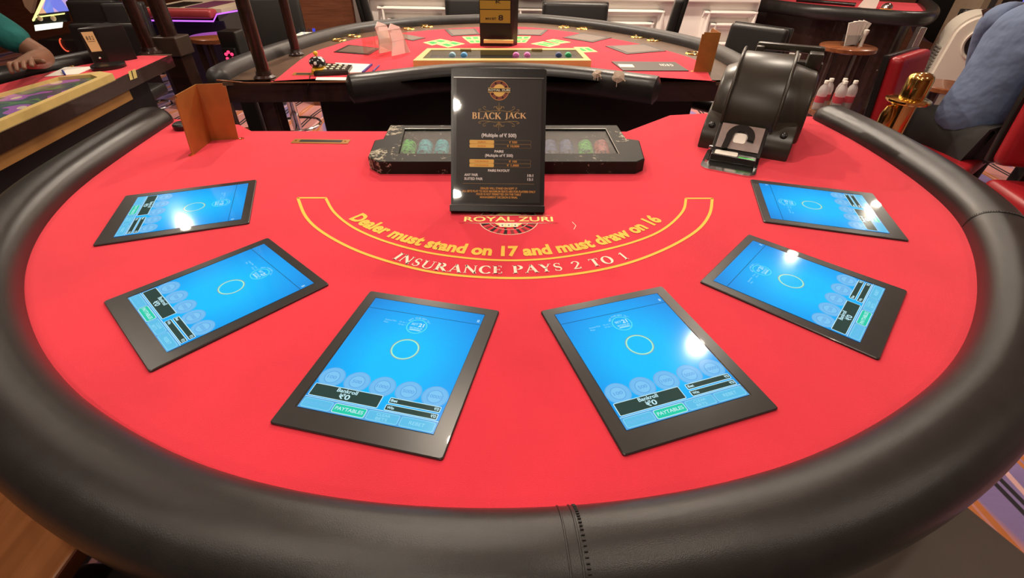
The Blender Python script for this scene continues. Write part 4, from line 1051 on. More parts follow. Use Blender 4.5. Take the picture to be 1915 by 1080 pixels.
nt.links.new(tc.outputs['Object'], ch.inputs['Vector']); nt.links.new(ch.outputs['Distance'], r_.inputs[0]); nt.links.new(r_.outputs[0], nt.nodes['Principled BSDF'].inputs['Base Color'])
G().lathe([(.012, FZ+.024)]+[(.036*math.cos(R(a)), FZ+.044+.024*math.sin(R(a))) for a in range(-50, 81, 10)]+[(.002, FZ+.068)], ck, 32, bp_.x, bp_.y).build('checkered_dome', ck, bell, smooth=60)
G().lathe([(.004, FZ+.066), (.005, FZ+.072)]+[(.010*math.cos(R(a)), FZ+.080+.009*math.sin(R(a))) for a in range(-60, 81, 20)]+[(.001, FZ+.0892)], yelp, 18, bp_.x, bp_.y).build('push_knob', yelp, bell, smooth=60)
# keypad phone / calculator
ka, kb, kc, kd = at(588, 143), at(652, 140), at(660, 129), at(606, 125)
cal = thing('keypad', 'black calculator keypad with cream keys beside the yellow bell', 'calculator', tuple(ka))
quadbox([ka, kb, kc, kd], FZ, FZ+.018, blackpl, 'keypad_body', cal)
def KL(u, v):
    a = ka.lerp(kb, u); b = kd.lerp(kc, u); return a.lerp(b, v)
for i in range(4):
    for j in range(3):
        p = KL(.26+.19*i, .30+.25*j); G().box(p.x-.0065, p.x+.0065, p.y-.006, p.y+.006, FZ+.017, FZ+.021, cream if i < 3 else white, .001).build('key', cream, cal)
# notepad, pen, loose paper, slot, cables
na = [at(640, 138), at(677, 137), at(694, 122), at(627, 119)]
nb_ = thing('notepad', 'white notepad with blue binding on the second table', 'notepad', tuple(na[0])); quadbox(na, FZ, FZ+.005, paper, 'pages', nb_)
blu = mat('navy_binding', (.03, .06, .30), .4); d_ = (na[2]-na[1]).normalized(); s2_ = Vector((d_.y, -d_.x, 0))*.008
G().add([Vector((p.x, p.y, z)) for z in (FZ, FZ+.008) for p in (na[1], na[1]+s2_, na[2]+s2_, na[2])], [(0, 1, 2, 3), (4, 5, 6, 7), (0, 1, 5, 4), (1, 2, 6, 5), (2, 3, 7, 6), (3, 0, 4, 7)], blu).build('blue_binding', blu, nb_)
pe = thing('pen', 'thin blue pen lying beside the notepad on the second table', 'pen', tuple(at(705, 128))); G().tube([at(699, 132, FZ+.004), at(709, 122, FZ+.004)], .0032, blu, 8).build('pen_barrel', blu, pe, smooth=60); G().tube([at(698, 133.5, FZ+.004), at(700.5, 130, FZ+.004)], .0042, mat('pen_cap', (.02, .03, .22), .3), 8).build('pen_cap', MATS['pen_cap'], pe, smooth=60)
tag(quadbox([at(590, 150), at(652, 150.5), at(660, 145), at(592, 145)], FZ+.0005, FZ+.0015, paper, 'paper_slip', None), 'white paper slip at the near edge of the second table', 'paper')
s5 = thing('drop_slot', 'small brass drop slot in the second table beside the dark post', 'drop slot', tuple(at(562, 139)))
quadbox([at(546, 141), at(586, 141), at(588, 136), at(550, 136)], FZ, FZ+.0015, brass, 'slot_plate', s5); quadbox([at(553, 140), at(580, 140), at(581, 137.5), at(555, 137.5)], FZ+.0014, FZ+.0020, blackbody, 'slot_opening', s5)
tag(G().tube(catmull([at(580, 141, FZ+.004), atY(577, 156, 2.075), atY(573, 168, 2.072), atY(575, 180, 2.08)], 5), .0018, blackpl, 6).build('black_cable', blackpl, None, smooth=60), 'thin black cable hanging over the wooden edge of the second table', 'cable')
# red twisted cord under second table
rc = G(); A_ = atY(517, 190, 2.25); B_ = atY(508, 262, 2.25); redc = mat('red_cord', (.40, .02, .04), .4)
for ph in (0, math.pi):
    rc.tube([A_.lerp(B_, i/60)+Vector((.009*math.cos(i*.9+ph), .009*math.sin(i*.9+ph), 0)) for i in range(61)], .008, redc, 6)
tag(rc.build('hanging_rope', redc, None, smooth=60), 'red twisted rope hanging below the left side of the second table', 'rope')
# posts carrying the canopy
def post(px, py, r, lab, z0=FZ-.002, m=darkwood, h=CEIL):
    p = at(px, py, z0); o = thing('canopy_post', lab, 'post', tuple(p), 0, 'dark turned posts')
    G().lathe([(r, z0), (r*.93, h)], m, 20, p.x, p.y).build('shaft', m, o, smooth=40)
    G().lathe([(r*1.75, z0), (r*1.75, z0+.006), (r*1.3, z0+.014), (r*1.15, z0+.03)], m, 20, p.x, p.y).build('flange', m, o, smooth=40); return o
post(496, 146, .026, 'dark round post at the near left corner of the second table'); post(555, 103, .022, 'dark round post on the left side of the second table, further back')
# roulette wheel-like loose glass tray at left behind rail
tr = atY(570, 62, 3.25); gtv = thing('glass_tray', 'white tray of small glasses with a blue light behind the second table', 'tray', (tr.x, tr.y, tr.z-.06))
G().box(tr.x-.055, tr.x+.085, 3.2, 3.33, tr.z-.035, tr.z-.005, white, .004).build('tray_box', white, gtv)
G().lathe([(.10, 0), (.10, .02), (.02, .04), (.02, tr.z-.06), (.09, tr.z-.05), (.09, tr.z-.036)], darkwood, 20, tr.x+.01, 3.26).build('pedestal', darkwood, gtv, smooth=40)
for i in range(4): tag(G().lathe([(.006, tr.z-.005), (.009, tr.z+.025), (.008, tr.z+.026)], glassmat('glass_%d' % i, (.8, .9, 1)) if i < 3 else em('blue_glow', (60, 70, 220)), 12, tr.x-.035+i*.032, 3.25).build('shot_glass', clear, None, smooth=40), ['small glass at the left of the white tray', 'small glass second from left on the white tray', 'small glass beside the blue lit one on the white tray', 'blue lit glass at the right of the white tray'][i], 'glass', 'small glasses on the white tray')

# ================================================================== LEFT TABLE with seated player
t3 = thing('side_casino_table', 'red felt table at far left with gold chip tray and sticky note on its edge', 'table', (-2.1, 2.0, 0))
e0, e1 = at(-160, 318), at(316, 104)
dl = (e1-e0).normalized(); nl = Vector((-dl.y, dl.x, 0))   # pointing left (away)
far = [at(330, 98), at(265, 98), at(200, 112), at(110, 128), at(0, 152), at(-160, 190)]
G().prism([(p.x, p.y) for p in [e0, e1, at(285, 100), at(235, 108), at(150, 122), at(60, 142), at(0, 158), at(-160, 200)]], FZ-.01, FZ, felt).build('felt_top', felt, t3)
def strip(a, b, z0, z1, thk, m, name, parent, off=0):
    d = (b-a).normalized(); n = Vector((d.y, -d.x, 0))
    V = [Vector((p.x, p.y, z)) for z in (z0, z1) for p in (a+n*off, b+n*off, b+n*(off+thk), a+n*(off+thk))]
    return G().add(V, [(0, 1, 2, 3), (4, 5, 6, 7), (0, 1, 5, 4), (1, 2, 6, 5), (2, 3, 7, 6), (3, 0, 4, 7)], m).build(name, m, parent)
strip(e0, e1, FZ-.050, FZ+.0015, .012, darkwood, 'wood_apron', t3)
m1 = at(205, 205, FZ-.075); gold_w = mat('ochre_board', (.30, .14, .035), .5, noise=.05)
strip(e0, e0.lerp(e1, .70), FZ-.094, FZ-.052, .01, gold_w, 'ochre_board', t3, -.012)
G().prism([(p.x, p.y) for p in [e0-nl*-.10, e0.lerp(e1, .93)+nl*.10, e0.lerp(e1, .93)+nl*.20, e0+nl*.20]], 0, FZ-.075, blackbody).build('cabinet_body', blackbody, t3)
rl = resample(catmull([at(-160, 196), at(0, 152), at(60, 140), at(110, 129), at(170, 117), at(235, 103)], 6), .03)
sweep_rail(list(rl), .10, .035, FZ+.006, chairblk, 'padded_rail', t3) if False else sweep_rail([p for p in reversed(rl)], .10, .035, FZ+.006, chairblk, 'padded_rail', t3)
strip(at(262, 104), e1, FZ-.002, FZ+.001, .03, deckm, 'corner_deck', t3, -.03)
p = at(247, 124, FZ-.03)
fr_ = e0.lerp(e1, 0)
np_ = [(240, 134), (253, 129), (257, 145), (244, 150)]
dE = Vector((dl.y, -dl.x, 0))
def on_edge(px, py, off=.0135):
    r0 = ray(px, py); n = dE; pt = e0+dE*(.012+off-.012+.001); t = (pt-EYE).dot(n)/r0.dot(n); return EYE+r0*t
g = G(); Vn = [on_edge(*q) for q in np_]; g.add(Vn+[v-dE*.001 for v in Vn], [(0, 1, 2, 3), (4, 5, 6, 7), (0, 1, 5, 4), (1, 2, 6, 5), (2, 3, 7, 6), (3, 0, 4, 7)], MATS['yellow_label'])
ln_ = [on_edge(246, 132, .0150), on_edge(250, 147, .0150)]; g.tube(ln_, .0015, blackpr, 4)
tag(g.build('sticky_note', MATS['yellow_label'], None), 'yellow sticky note on the wooden edge of the far left table', 'note')
# gold tray on left table
lt = thing('gold_chip_tray', 'gold-framed chip tray on the far left table, mostly cut by the photo edge', 'chip tray', tuple(at(60, 200)))
_tt = (at(196, 150)-e0).dot(dl); Q = [e0-nl*.004, e0+dl*_tt-nl*.004, at(188, 136, FZ+.02), at(112, 146, FZ+.02), at(0, 178, FZ+.02)+(at(0, 178)-at(112, 146)).normalized()*.25]
zt = FZ+.026; cq = sum(Q, Vector())/5
Qi = [Q[0].lerp(cq, .06)+Vector((-.012, .0, 0)), Q[1].lerp(cq, .14)+Vector((-.008, -.02, 0)), Q[2].lerp(cq, .12)+Vector((0, -.015, 0)), Q[3].lerp(cq, .05), Q[4].lerp(cq, .07)]
g = G(); V = [Vector((p.x, p.y, FZ)) for p in Q]+[Vector((p.x, p.y, zt)) for p in Q]+[Vector((p.x, p.y, zt)) for p in Qi]+[Vector((p.x, p.y, FZ+.004)) for p in Qi]; F = []
for r in range(3):
    for i in range(5): j = (i+1) % 5; F.append((r*5+i, r*5+j, r*5+5+j, r*5+5+i))
F.append((15, 16, 17, 18, 19)); g.add(V, F, goldf).build('gold_frame', goldf, lt)
glm = mat('chip_tray_mosaic', (.07, .08, .10), .2); nt = glm.node_tree; tc = nt.nodes.new('ShaderNodeTexCoord'); ns = nt.nodes.new('ShaderNodeTexNoise'); ns.inputs['Scale'].default_value = 9; ns.inputs['Detail'].default_value = 1; r_ = nt.nodes.new('ShaderNodeValToRGB'); r_.color_ramp.interpolation = 'CONSTANT'
r_.color_ramp.elements[0].color = (.07, .08, .11, 1); r_.color_ramp.elements[1].position = .55; r_.color_ramp.elements[1].color = (.30, .10, .38, 1); q_ = r_.color_ramp.elements.new(.66); q_.color = (.55, .45, .36, 1); q_ = r_.color_ramp.elements.new(.38); q_.color = (.10, .20, .08, 1); q_ = r_.color_ramp.elements.new(.43); q_.color = (.07, .08, .11, 1)
nt.links.new(tc.outputs['Object'], ns.inputs['Vector']); nt.links.new(ns.outputs['Fac'], r_.inputs[0]); nt.links.new(r_.outputs[0], nt.nodes['Principled BSDF'].inputs['Base Color'])
G().prism([(p.x, p.y) for p in Qi], FZ+.0045, FZ+.014, glm).build('chip_rows', glm, lt)
# black box with a note
bq = [at(173, 124), at(258, 110)]; bx_ = thing('black_card_dispenser', 'black box with handwritten paper note taped on it, on the far left table', 'box', tuple(bq[0]))
d_ = (at(209, 126)-at(176, 120)).normalized()
bw = [at(177, 122), at(206, 119), at(258, 110), at(228, 106)]
hB = .15
G().prism([(p.x, p.y) for p in bw], FZ, FZ+hB, blackpl, bev=.004).build('box_body', blackpl, bx_)
fa, fb = bw[0], bw[1]; nf = Vector(((fb-fa).y, -(fb-fa).x, 0)).normalized()*.0015
nV = [fa.lerp(fb, .22)+nf+Vector((0, 0, FZ*0+.055)), fa.lerp(fb, .88)+nf+Vector((0, 0, .055)), fa.lerp(fb, .86)+nf+Vector((0, 0, .135)), fa.lerp(fb, .14)+nf+Vector((0, 0, .135))]
tan = mat('manila_note', (.85, .60, .28), .7)
nt_ = G().add(nV+[v-nf*.6 for v in nV], [(0, 1, 2, 3), (4, 5, 6, 7), (0, 1, 5, 4), (1, 2, 6, 5), (2, 3, 7, 6), (3, 0, 4, 7)], tan).build('paper_note', tan, bx_)
g = G(); V, F = text_geo('8 0 2', .01); x0_ = min(v.x for v in V); x1_ = max(v.x for v in V)
xd = (fb-fa).normalized(); base = nV[0]+nf*.6+Vector((0, 0, .048))+xd*.004; sc_w = (nV[1]-nV[0]).length*.7
g.add([base+xd*((v.x-x0_)/(x1_-x0_)*sc_w)+Vector((0, 0, v.y*.022)) for v in V], F, blackpr)
g.tube([base-Vector((0, 0, .006)), base-Vector((0, 0, .006))+xd*sc_w], .0006, blackpr, 4); g.build('note_writing', blackpr, nt_, smooth='flatprint')
cp = fa.lerp(fb, .55)+nf; G().lathe([(.006, 0), (.006, .003), (.003, .006)], chrome, 14, mtx=Matrix.Translation((cp.x, cp.y, FZ+.028)) @ Matrix.Rotation(R(90), 4, 'X')).build('lock', chrome, bx_, smooth=40)
tag(G().prism([(p.x, p.y) for p in catmull([at(172, 133), at(180, 126), at(205, 124), at(232, 121), at(237, 124), at(222, 129), at(195, 133)], 5, True)], FZ, FZ+.018, blackpl, bev=.004).build('black_wallet', blackpl, None, smooth=40), 'flat black wallet lying in front of the black box on the left table', 'wallet')
tag(quadbox([at(83, 144), at(146, 139), at(180, 125), at(122, 126)], FZ+.0005, FZ+.0018, paper, 'paper_sheet', None), 'white paper sheet on the far left table beside the gold tray', 'paper')
tag(G().tube([at(117, 132, FZ+.006), at(121, 139, FZ+.006)], .004, blu, 8).build('pen', blu, None, smooth=60), 'short dark blue pen lying on the white paper sheet', 'pen')
rp = at(115, 122.5, FZ+.0); tag(G().lathe([(.030, FZ+.001), (.034, FZ+.006), (.040, FZ+.005), (.043, FZ)], brassp, 28, rp.x+.02, rp.y).build('cup_ring', brassp, None, smooth=60), 'brass cup ring on the rail side of the far left table', 'cup ring')
# posts beyond the left table
post(283, 100, .030, 'dark round post at the far corner of the left table')
p = atY(325, 88, 2.75)
sq = thing('square_post', 'dark post with square collar between the left table and the chairs', 'post', (p.x, p.y, 0))
G().lathe([(.040, p.z+.05), (.036, CEIL)], darkwood, 20, p.x, p.y).build('shaft', darkwood, sq, smooth=40)
G().box(p.x-.066, p.x+.066, p.y-.066, p.y+.066, p.z-.035, p.z+.055, mat('brown_collar', (.045, .028, .020), .35), .006).build('collar', MATS['brown_collar'], sq)
G().box(p.x-.052, p.x+.052, p.y-.052, p.y+.052, 0, p.z-.035, darkwood, .004).build('square_base', darkwood, sq)

# ================================================================== CHAIRS
def make_chair(label, red=False):
    o = thing('casino_stool', label, 'chair'); mm = redvinyl if red else chairblk
    G().box(-.215, .215, -.22, .21, .555, .64, mm, .035, 4).build('seat', mm, o, local=True, smooth=60)
    b = G(); b.box(-.20, .20, -.035, .035, 0, .36, mm, .034, 4, mtx=Matrix.Translation((0, .235, .68)) @ Matrix.Rotation(R(-7), 4, 'X')); b.build('backrest', mm, o, local=True, smooth=60)
    b = G(); b.box(-.205, .205, -.01, .02, 0, .365, blackpl, .01, 2, mtx=Matrix.Translation((0, .272, .678)) @ Matrix.Rotation(R(-7), 4, 'X')); b.build('back_shell', blackpl, o, local=True, smooth=40)
    G().box(-.035, .035, .13, .16, .53, .555, blackpl, .004).box(-.03, .03, .20, .285, .535, .55, blackpl, .004).box(-.03, .03, .285, .300, .535, .80, blackpl, .004).build('back_bracket', blackpl, o, local=True)
    G().lathe([(.03, .03), (.03, .50), (.05, .54), (.05, .556)], chrome, 20).build('column', chrome, o, local=True, smooth=40)
    G().lathe([(.24, 0), (.24, .012), (.20, .022), (.04, .04)], chrome, 32).build('base_disc', chrome, o, local=True, smooth=40)
    g = G(); g.tube([(.17*math.cos(R(a)), .17*math.sin(R(a)), .25) for a in range(0, 360, 15)], .010, chrome, 8, closed=True); g.tube([(0, -.17, .25), (0, .17, .25)], .008, chrome, 8); g.build('foot_ring', chrome, o, local=True, smooth=40)
    return o
blk0 = make_chair('black vinyl stool behind the left end of the second table rail')
def put(base, x, y, rz, label, first=False, group=None, s=1, wx=1):
    o = base if first else copytree(base); o.location = (x, y, 0); o.rotation_euler = (0, 0, rz); o['label'] = label
    if group: o['group'] = group
    o.scale = (s*wx, s, s); return o
put(blk0, -1.62, 3.45, R(20), 'black vinyl stool behind the left rail of the second table', True, 'black stools')
put(blk0, -.30, 4.18, R(4), 'black vinyl stool left of the black sign holder, behind the second table', group='black stools', s=.94, wx=1.4)
put(blk0, .46, 4.05, R(-4), 'black vinyl stool right of the black sign holder, behind the second table', group='black stools', s=.93, wx=1.4)
put(blk0, -.92, 4.26, R(105), 'black vinyl stool seen edge-on before the white wall, left part', group='black stools')
put(blk0, .97, 4.16, R(-106), 'black vinyl stool seen edge-on before the white wall, right part', group='black stools')
put(blk0, 1.33, 3.12, R(-50), 'black vinyl stool just behind the card shuffler', group='black stools', s=.92)
put(blk0, -2.62, 3.15, R(8), 'large black stool behind the black box on the far left table', group='black stools', s=.87, wx=1.3)
put(blk0, -3.36, 4.05, R(10), 'black stool in front of the slot machine', group='black stools', s=.9)
put(blk0, -3.0, 3.95, R(20), 'black stool between the slot machine and the red-edged machine', group='black stools', s=.9, wx=.8)
put(blk0, 4.25, 4.75, R(-20), 'black stool left of the white air cooler', group='black stools', s=.85)
red0 = make_chair('r', True)
put(red0, 2.03, 2.21, R(38), 'red vinyl stool with the person in blue shirt on it', True, 'red stools', s=.93)
put(red0, 2.06, 1.50, R(-10), 'red vinyl stool nearest us at the right edge of the photo', group='red stools')
put(red0, 3.15, 3.05, R(-60), 'red vinyl stool behind the person in blue shirt, mostly hidden', group='red stools')

# brass stanchion
sp_ = atY(1700, 190, 1.95); sx0, sy0 = sp_.x, 1.95; zf = sp_.z
stn = thing('brass_stanchion', 'polished brass post with wide collar beside the red stool', 'stanchion', (sx0, sy0, 0))
G().lathe([(.043, .02), (.043, zf)], brassp, 32, sx0-.012, sy0).build('post_tube', brassp, stn, smooth=40)
G().lathe([(.073, zf-.002), (.078, zf+.003), (.078, zf+.010), (.070, zf+.014), (.050, zf+.018)], brassp, 36, sx0-.006, sy0).build('collar', brassp, stn, smooth=40)
G().lathe([(.044, zf+.014), (.044, zf+.085), (.040, zf+.098), (.030, zf+.106), (.012, zf+.110)], brassp, 32, sx0+.002, sy0).build('cap', brassp, stn, smooth=50)
G().lathe([(.16, 0), (.16, .015), (.13, .028), (.05, .04)], brassp, 36, sx0-.012, sy0).build('base_disc', brassp, stn, smooth=40)
G().lathe([(.022, zf-.11), (.024, zf-.05), (.019, zf-.03), (.014, zf-.015), (.003, zf-.010)], brassp, 20, sx0-.07, sy0-.01).tube([(sx0-.07, sy0-.01, zf-.085), (sx0-.02, sy0, zf-.085)], .008, brassp, 8).build('side_knob', brassp, stn, smooth=40)

# ================================================================== PEOPLE
def skin(name, joints, bones, m, parent, sub=2):
    me = bpy.data.meshes.new(name); names = list(joints); idx = {n: i for i, n in enumerate(names)}
    off = wloc(parent) if parent is not None else Vector()
    me.from_pydata([Vector(joints[n][0])-off for n in names], [(idx[a], idx[b]) for a, b in bones], []); o = bpy.data.objects.new(name, me); C.objects.link(o)
    o.modifiers.new('s', 'SKIN'); sv_ = me.skin_vertices[0].data
    for n in names: r = joints[n][1]; sv_[idx[n]].radius = (r, r) if not isinstance(r, tuple) else r
    sv_[0].use_root = True
    ss = o.modifiers.new('u', 'SUBSURF'); ss.levels = sub; ss.render_levels = sub
    dg = bpy.context.evaluated_depsgraph_get(); dg.update(); m2 = bpy.data.meshes.new_from_object(o.evaluated_get(dg))
    bpy.data.objects.remove(o)
    m2.polygons.foreach_set('use_smooth', [True]*len(m2.polygons)); m2.materials.clear(); m2.materials.append(m)
    n_ = bpy.data.objects.new(name, m2); C.objects.link(n_)
    if parent is not None: n_.parent = parent
    return n_
skinm = mat('brown_skin', (.19, .085, .045), .5, noise=.08, nscale=30); hairm = mat('black_hair', (.01, .008, .007), .55, bump=.6, bscale=400)
teal = mat('teal_shirt', (.010, .135, .125), .85, noise=.08, nscale=10, bump=.7, bscale=8, bdist=.03); bluesh = mat('blue_shirt', (.115, .155, .26), .8, noise=.05, nscale=12, bump=.8, bscale=7, bdist=.035)
trousers = mat('black_trousers', (.014, .011, .010), .8, bump=.5, bscale=10)
def person(name, label, pelvis, yaw_, lean, arms, shirt, hand_pose=True):
    """seated figure; local frame: +y is where the person faces"""
    o = thing(name, label, 'person', (pelvis[0], pelvis[1], 0)); Rz = Matrix.Rotation(yaw_, 4, 'Z'); b = Vector(pelvis)
    def Wd(x, y, z): return b+(Rz @ Vector((x, y, z)))
    ln = math.tan(lean)
    J = {'pelvis': (Wd(0, 0, .0), (.100, .090)), 'waist': (Wd(0, ln*.18, .18), (.085, .075)), 'chest': (Wd(0, ln*.36, .36), (.110, .085)), 'neckb': (Wd(0, ln*.50+.01, .50), (.062, .055)), 'neck': (Wd(0, ln*.55+.02, .545), .056), 'jaw': (Wd(0, ln*.58+.045, .595), (.072, .080)), 'head': (Wd(0, ln*.60+.045, .665), (.092, .104)), 'crown': (Wd(0, ln*.60+.035, .735), (.078, .090))}
    Bn = [('pelvis', 'waist'), ('waist', 'chest'), ('chest', 'neckb'), ('neckb', 'neck'), ('neck', 'jaw'), ('jaw', 'head'), ('head', 'crown')]
    SJ = {'waist': (J['waist'][0], (.137, .107)), 'chest': (J['chest'][0], (.167, .122)), 'neckb': (J['neckb'][0], (.112, .095)), 'collar': (Wd(0, ln*.53+.01, .530), (.078, .074))}
    SJ = {'hem': (Wd(0, 0, -.05), (.165, .140)), **SJ}; SB = [('hem', 'waist'), ('waist', 'chest'), ('chest', 'neckb'), ('neckb', 'collar')]
    for s, side_ in ((-1, 'l'), (1, 'r')):
        sh_ = Wd(.185*s, ln*.45, .45); el, wr_ = arms[side_]
        J['sh'+side_] = (sh_, .046); J['el'+side_] = (Vector(el), .041 if shirt is teal else .028); J['fm'+side_] = (Vector(el).lerp(Vector(wr_), .45), .040 if shirt is teal else .028); J['wr'+side_] = (Vector(wr_), .027)
        Bn += [('neckb', 'sh'+side_), ('sh'+side_, 'el'+side_), ('el'+side_, 'fm'+side_), ('fm'+side_, 'wr'+side_)]
        d = (Vector(wr_)-Vector(el)).normalized(); pm = Vector(wr_)+d*.055
        J['pm'+side_] = (pm, (.036, .020)); Bn.append(('wr'+side_, 'pm'+side_))
        SJ['sh'+side_] = (sh_, .072); mid = sh_.lerp(Vector(el), .80 if shirt is teal else .98); SJ['sl'+side_] = (mid, .062 if shirt is teal else .076); SB += [('neckb', 'sh'+side_), ('sh'+side_, 'sl'+side_)]
        if shirt is bluesh: SJ['fe'+side_] = (Vector(el).lerp(Vector(wr_), .3), .070); SJ['cf'+side_] = (Vector(wr_)-d*.02, .058); SB += [('sl'+side_, 'fe'+side_), ('fe'+side_, 'cf'+side_)]
        # fingers
        upz = Vector((0, 0, 1)); lat = d.cross(upz).normalized()
        nrm = lat.cross(d)
        for fi, (lo, ln_) in enumerate(((-.027, .070), (-.009, .080), (.009, .076), (.026, .060))):
            a0 = pm+d*.015+lat*lo; a1 = a0+d*ln_*.5+lat*lo*.25+nrm*.004; a2 = a1+d*ln_*.40-nrm*(.016+.006*fi)
            J['a%s%d' % (side_, fi)] = (a0, .0095); J['b%s%d' % (side_, fi)] = (a1, .0088); J['c%s%d' % (side_, fi)] = (a2, .0075)
            Bn += [('pm'+side_, 'a%s%d' % (side_, fi)), ('a%s%d' % (side_, fi), 'b%s%d' % (side_, fi)), ('b%s%d' % (side_, fi), 'c%s%d' % (side_, fi))]
        tsgn = -1 if side_ == 'r' else 1
        t0_ = pm-d*.03+lat*tsgn*-.028; t1_ = t0_+d*.03+lat*tsgn*-.028; t2_ = t1_+d*.026+lat*tsgn*-.008
        J['t0'+side_] = (t0_, .012); J['t1'+side_] = (t1_, .010); J['t2'+side_] = (t2_, .0085); Bn += [('pm'+side_, 't0'+side_), ('t0'+side_, 't1'+side_), ('t1'+side_, 't2'+side_)]
    TJ = {'p': (Wd(0, 0, -.01), (.150, .120))}; TB_ = []
    FJ = {}
    for s, side_ in ((-1, 'l'), (1, 'r')):
        hp = Wd(.09*s, .03, -.03); kn = Wd(.13*s, .42, -.03); an = Wd(.12*s, .40, -b.z+.10); an.z = max(an.z, .12) if b.z > .7 else .09; ft = Wd(.12*s, .55, 0); ft.z = an.z-.05
        J['hp'+side_] = (hp, .075); J['kn'+side_] = (kn, .055); J['an'+side_] = (an, .036); J['ft'+side_] = (ft, .032)
        Bn += [('pelvis', 'hp'+side_), ('hp'+side_, 'kn'+side_), ('kn'+side_, 'an'+side_), ('an'+side_, 'ft'+side_)]
        TJ['h'+side_] = (hp, .098); TJ['k'+side_] = (kn, .070); TJ['a'+side_] = (an+Vector((0, 0, .04)), .050); TB_ += [('p', 'h'+side_), ('h'+side_, 'k'+side_), ('k'+side_, 'a'+side_)]
    # shoes
    skin('body', J, Bn, skinm, o)
    skin('shirt', SJ, SB, shirt, o); skin('trousers', TJ, TB_, trousers, o)
    for s, side_ in ((-1, 'l'), (1, 'r')):
        skin('shoe', {'a': (J['an'+side_][0]-Vector((0, 0, .035)), .048), 'b': (J['ft'+side_][0], (.045, .035))}, [('a', 'b')], blackpl, o)
    hc = J['head'][0]; g = G(); bmh = bmesh.new(); bmesh.ops.create_uvsphere(bmh, u_segments=28, v_segments=18, radius=1)
    for v in bmh.verts: v.co = Vector((v.co.x*.094, v.co.y*.108, v.co.z*.102))
    bmesh.ops.delete(bmh, geom=[v for v in bmh.verts if v.co.z < -.02+max(0, v.co.y)*1.1 - (.04 if v.co.y < -.03 else 0)], context='VERTS')
    bmesh.ops.solidify(bmh, geom=bmh.faces[:], thickness=.008)
    g.bm(bmh, hairm, Matrix.Translation(hc+Vector((0, 0, .022))) @ Rz); g.build('hair', hairm, o, smooth=70)
    def F(x, y, z): return hc+(Rz @ Vector((x, y, z)))
    face = G(); ew = mat('eye_white', (.8, .78, .75), .3)
    for s in (-1, 1):
        bm_ = bmesh.new(); bmesh.ops.create_uvsphere(bm_, u_segments=12, v_segments=8, radius=.011); ey = G().bm(bm_, ew, Matrix.Translation(F(.031*s, .073, .008))).build('eye', ew, o, smooth=60)
        bm_ = bmesh.new(); bmesh.ops.create_uvsphere(bm_, u_segments=10, v_segments=8, radius=.0055); G().bm(bm_, hairm, Matrix.Translation(F(.031*s, .0795, .008))).build('pupil', hairm, ey, smooth=60)
        bm_ = bmesh.new(); bmesh.ops.create_uvsphere(bm_, u_segments=12, v_segments=8, radius=.016)
        for v in bm_.verts: v.co.x *= .4; v.co.z *= 1.8
        G().bm(bm_, skinm, Matrix.Translation(F(.084*s, .0, 0)) @ Rz).build('ear', skinm, o, smooth=60)
    g = G(); g.tube([F(0, .076, .008), F(0, .096, -.020), F(0, .080, -.028)], [.007, .013, .006], skinm, 10); g.build('nose', skinm, o, smooth=70)
    g = G(); g.tube([F(-.022, .066, -.050), F(0, .076, -.048), F(.022, .066, -.050)], [.003, .006, .003], mat('lips', (.20, .06, .05), .45), 8); g.build('mouth', MATS['lips'], o, smooth=70)
    return o
# player in teal at left; faces the table (+x)
hx = at(40, 118, FZ+.06); el_ = atY(88, 112, 2.18)
sh_l = atY(45, 45, 2.15)
pelv = Vector((-2.30, 2.0, .66))
person('person', 'person in teal short-sleeved shirt leaning on the rail of the far left table, hand raised', pelv, R(-80), R(8),
       {'l': (atY(86, 108, 2.22), at(52, 116, FZ+.085)), 'r': (Vector((-2.40, 1.62, .96)), Vector((-2.14, 1.70, .95)))}, teal)
person('person', 'person in blue shirt and black trousers sitting on the red stool, seen from behind', Vector((2.09, 2.20, .665)), R(-80), R(12),
       {'l': (Vector((2.30, 2.45, .84)), Vector((2.52, 2.36, .84))), 'r': (Vector((2.17, 1.99, .80)), Vector((2.42, 1.98, .78)))}, bluesh)

# ================================================================== RIGHT BACKGROUND
rt_ = thing('far_casino_table', 'dark wooden table with black padded rim and red top at upper right', 'table', (2.7, 4.6, 0))
rp_ = [(1412, 6), (1440, 9), (1480, 14), (1535, 21), (1620, 27), (1700, 33), (1722, 30), (1728, 20), (1715, 5)]
path3 = resample(resmooth(resample(catmull([at(*p) for p in rp_], 6), .05), 3), .03)
path3i = path3
farp = [(p.x, p.y) for p in path3]+[(3.3, 6.0), (2.25, 6.0)]
G().prism(farp, FZ-.03, FZ-.005, felt).build('felt_top', felt, rt_)
sweep_rail([p for p in path3], .11, .05, FZ-.0, leather, 'padded_rail', rt_)
inn = [(p.x, p.y) for p in offset2(path3, -.05)][4:-4]
G().prism(inn+[(3.2, 5.9), (2.32, 5.9)], .05, FZ-.03, darkwood).build('wood_cabinet', wood('red_brown_wood', (.045, .014, .008), (.07, .024, .013), .35, 3), rt_)
tp = atY(1600, 8, 4.62)
g = G(); a = at(1400, -6); b = at(1592, 8)
tag(G().tube([at(1490, 0, FZ+.02), at(1600, 9, FZ+.02)], .016, blackpl, 8).build('black_rack', blackpl, None, smooth=60), 'long black rack lying on the red top at upper right', 'rack')
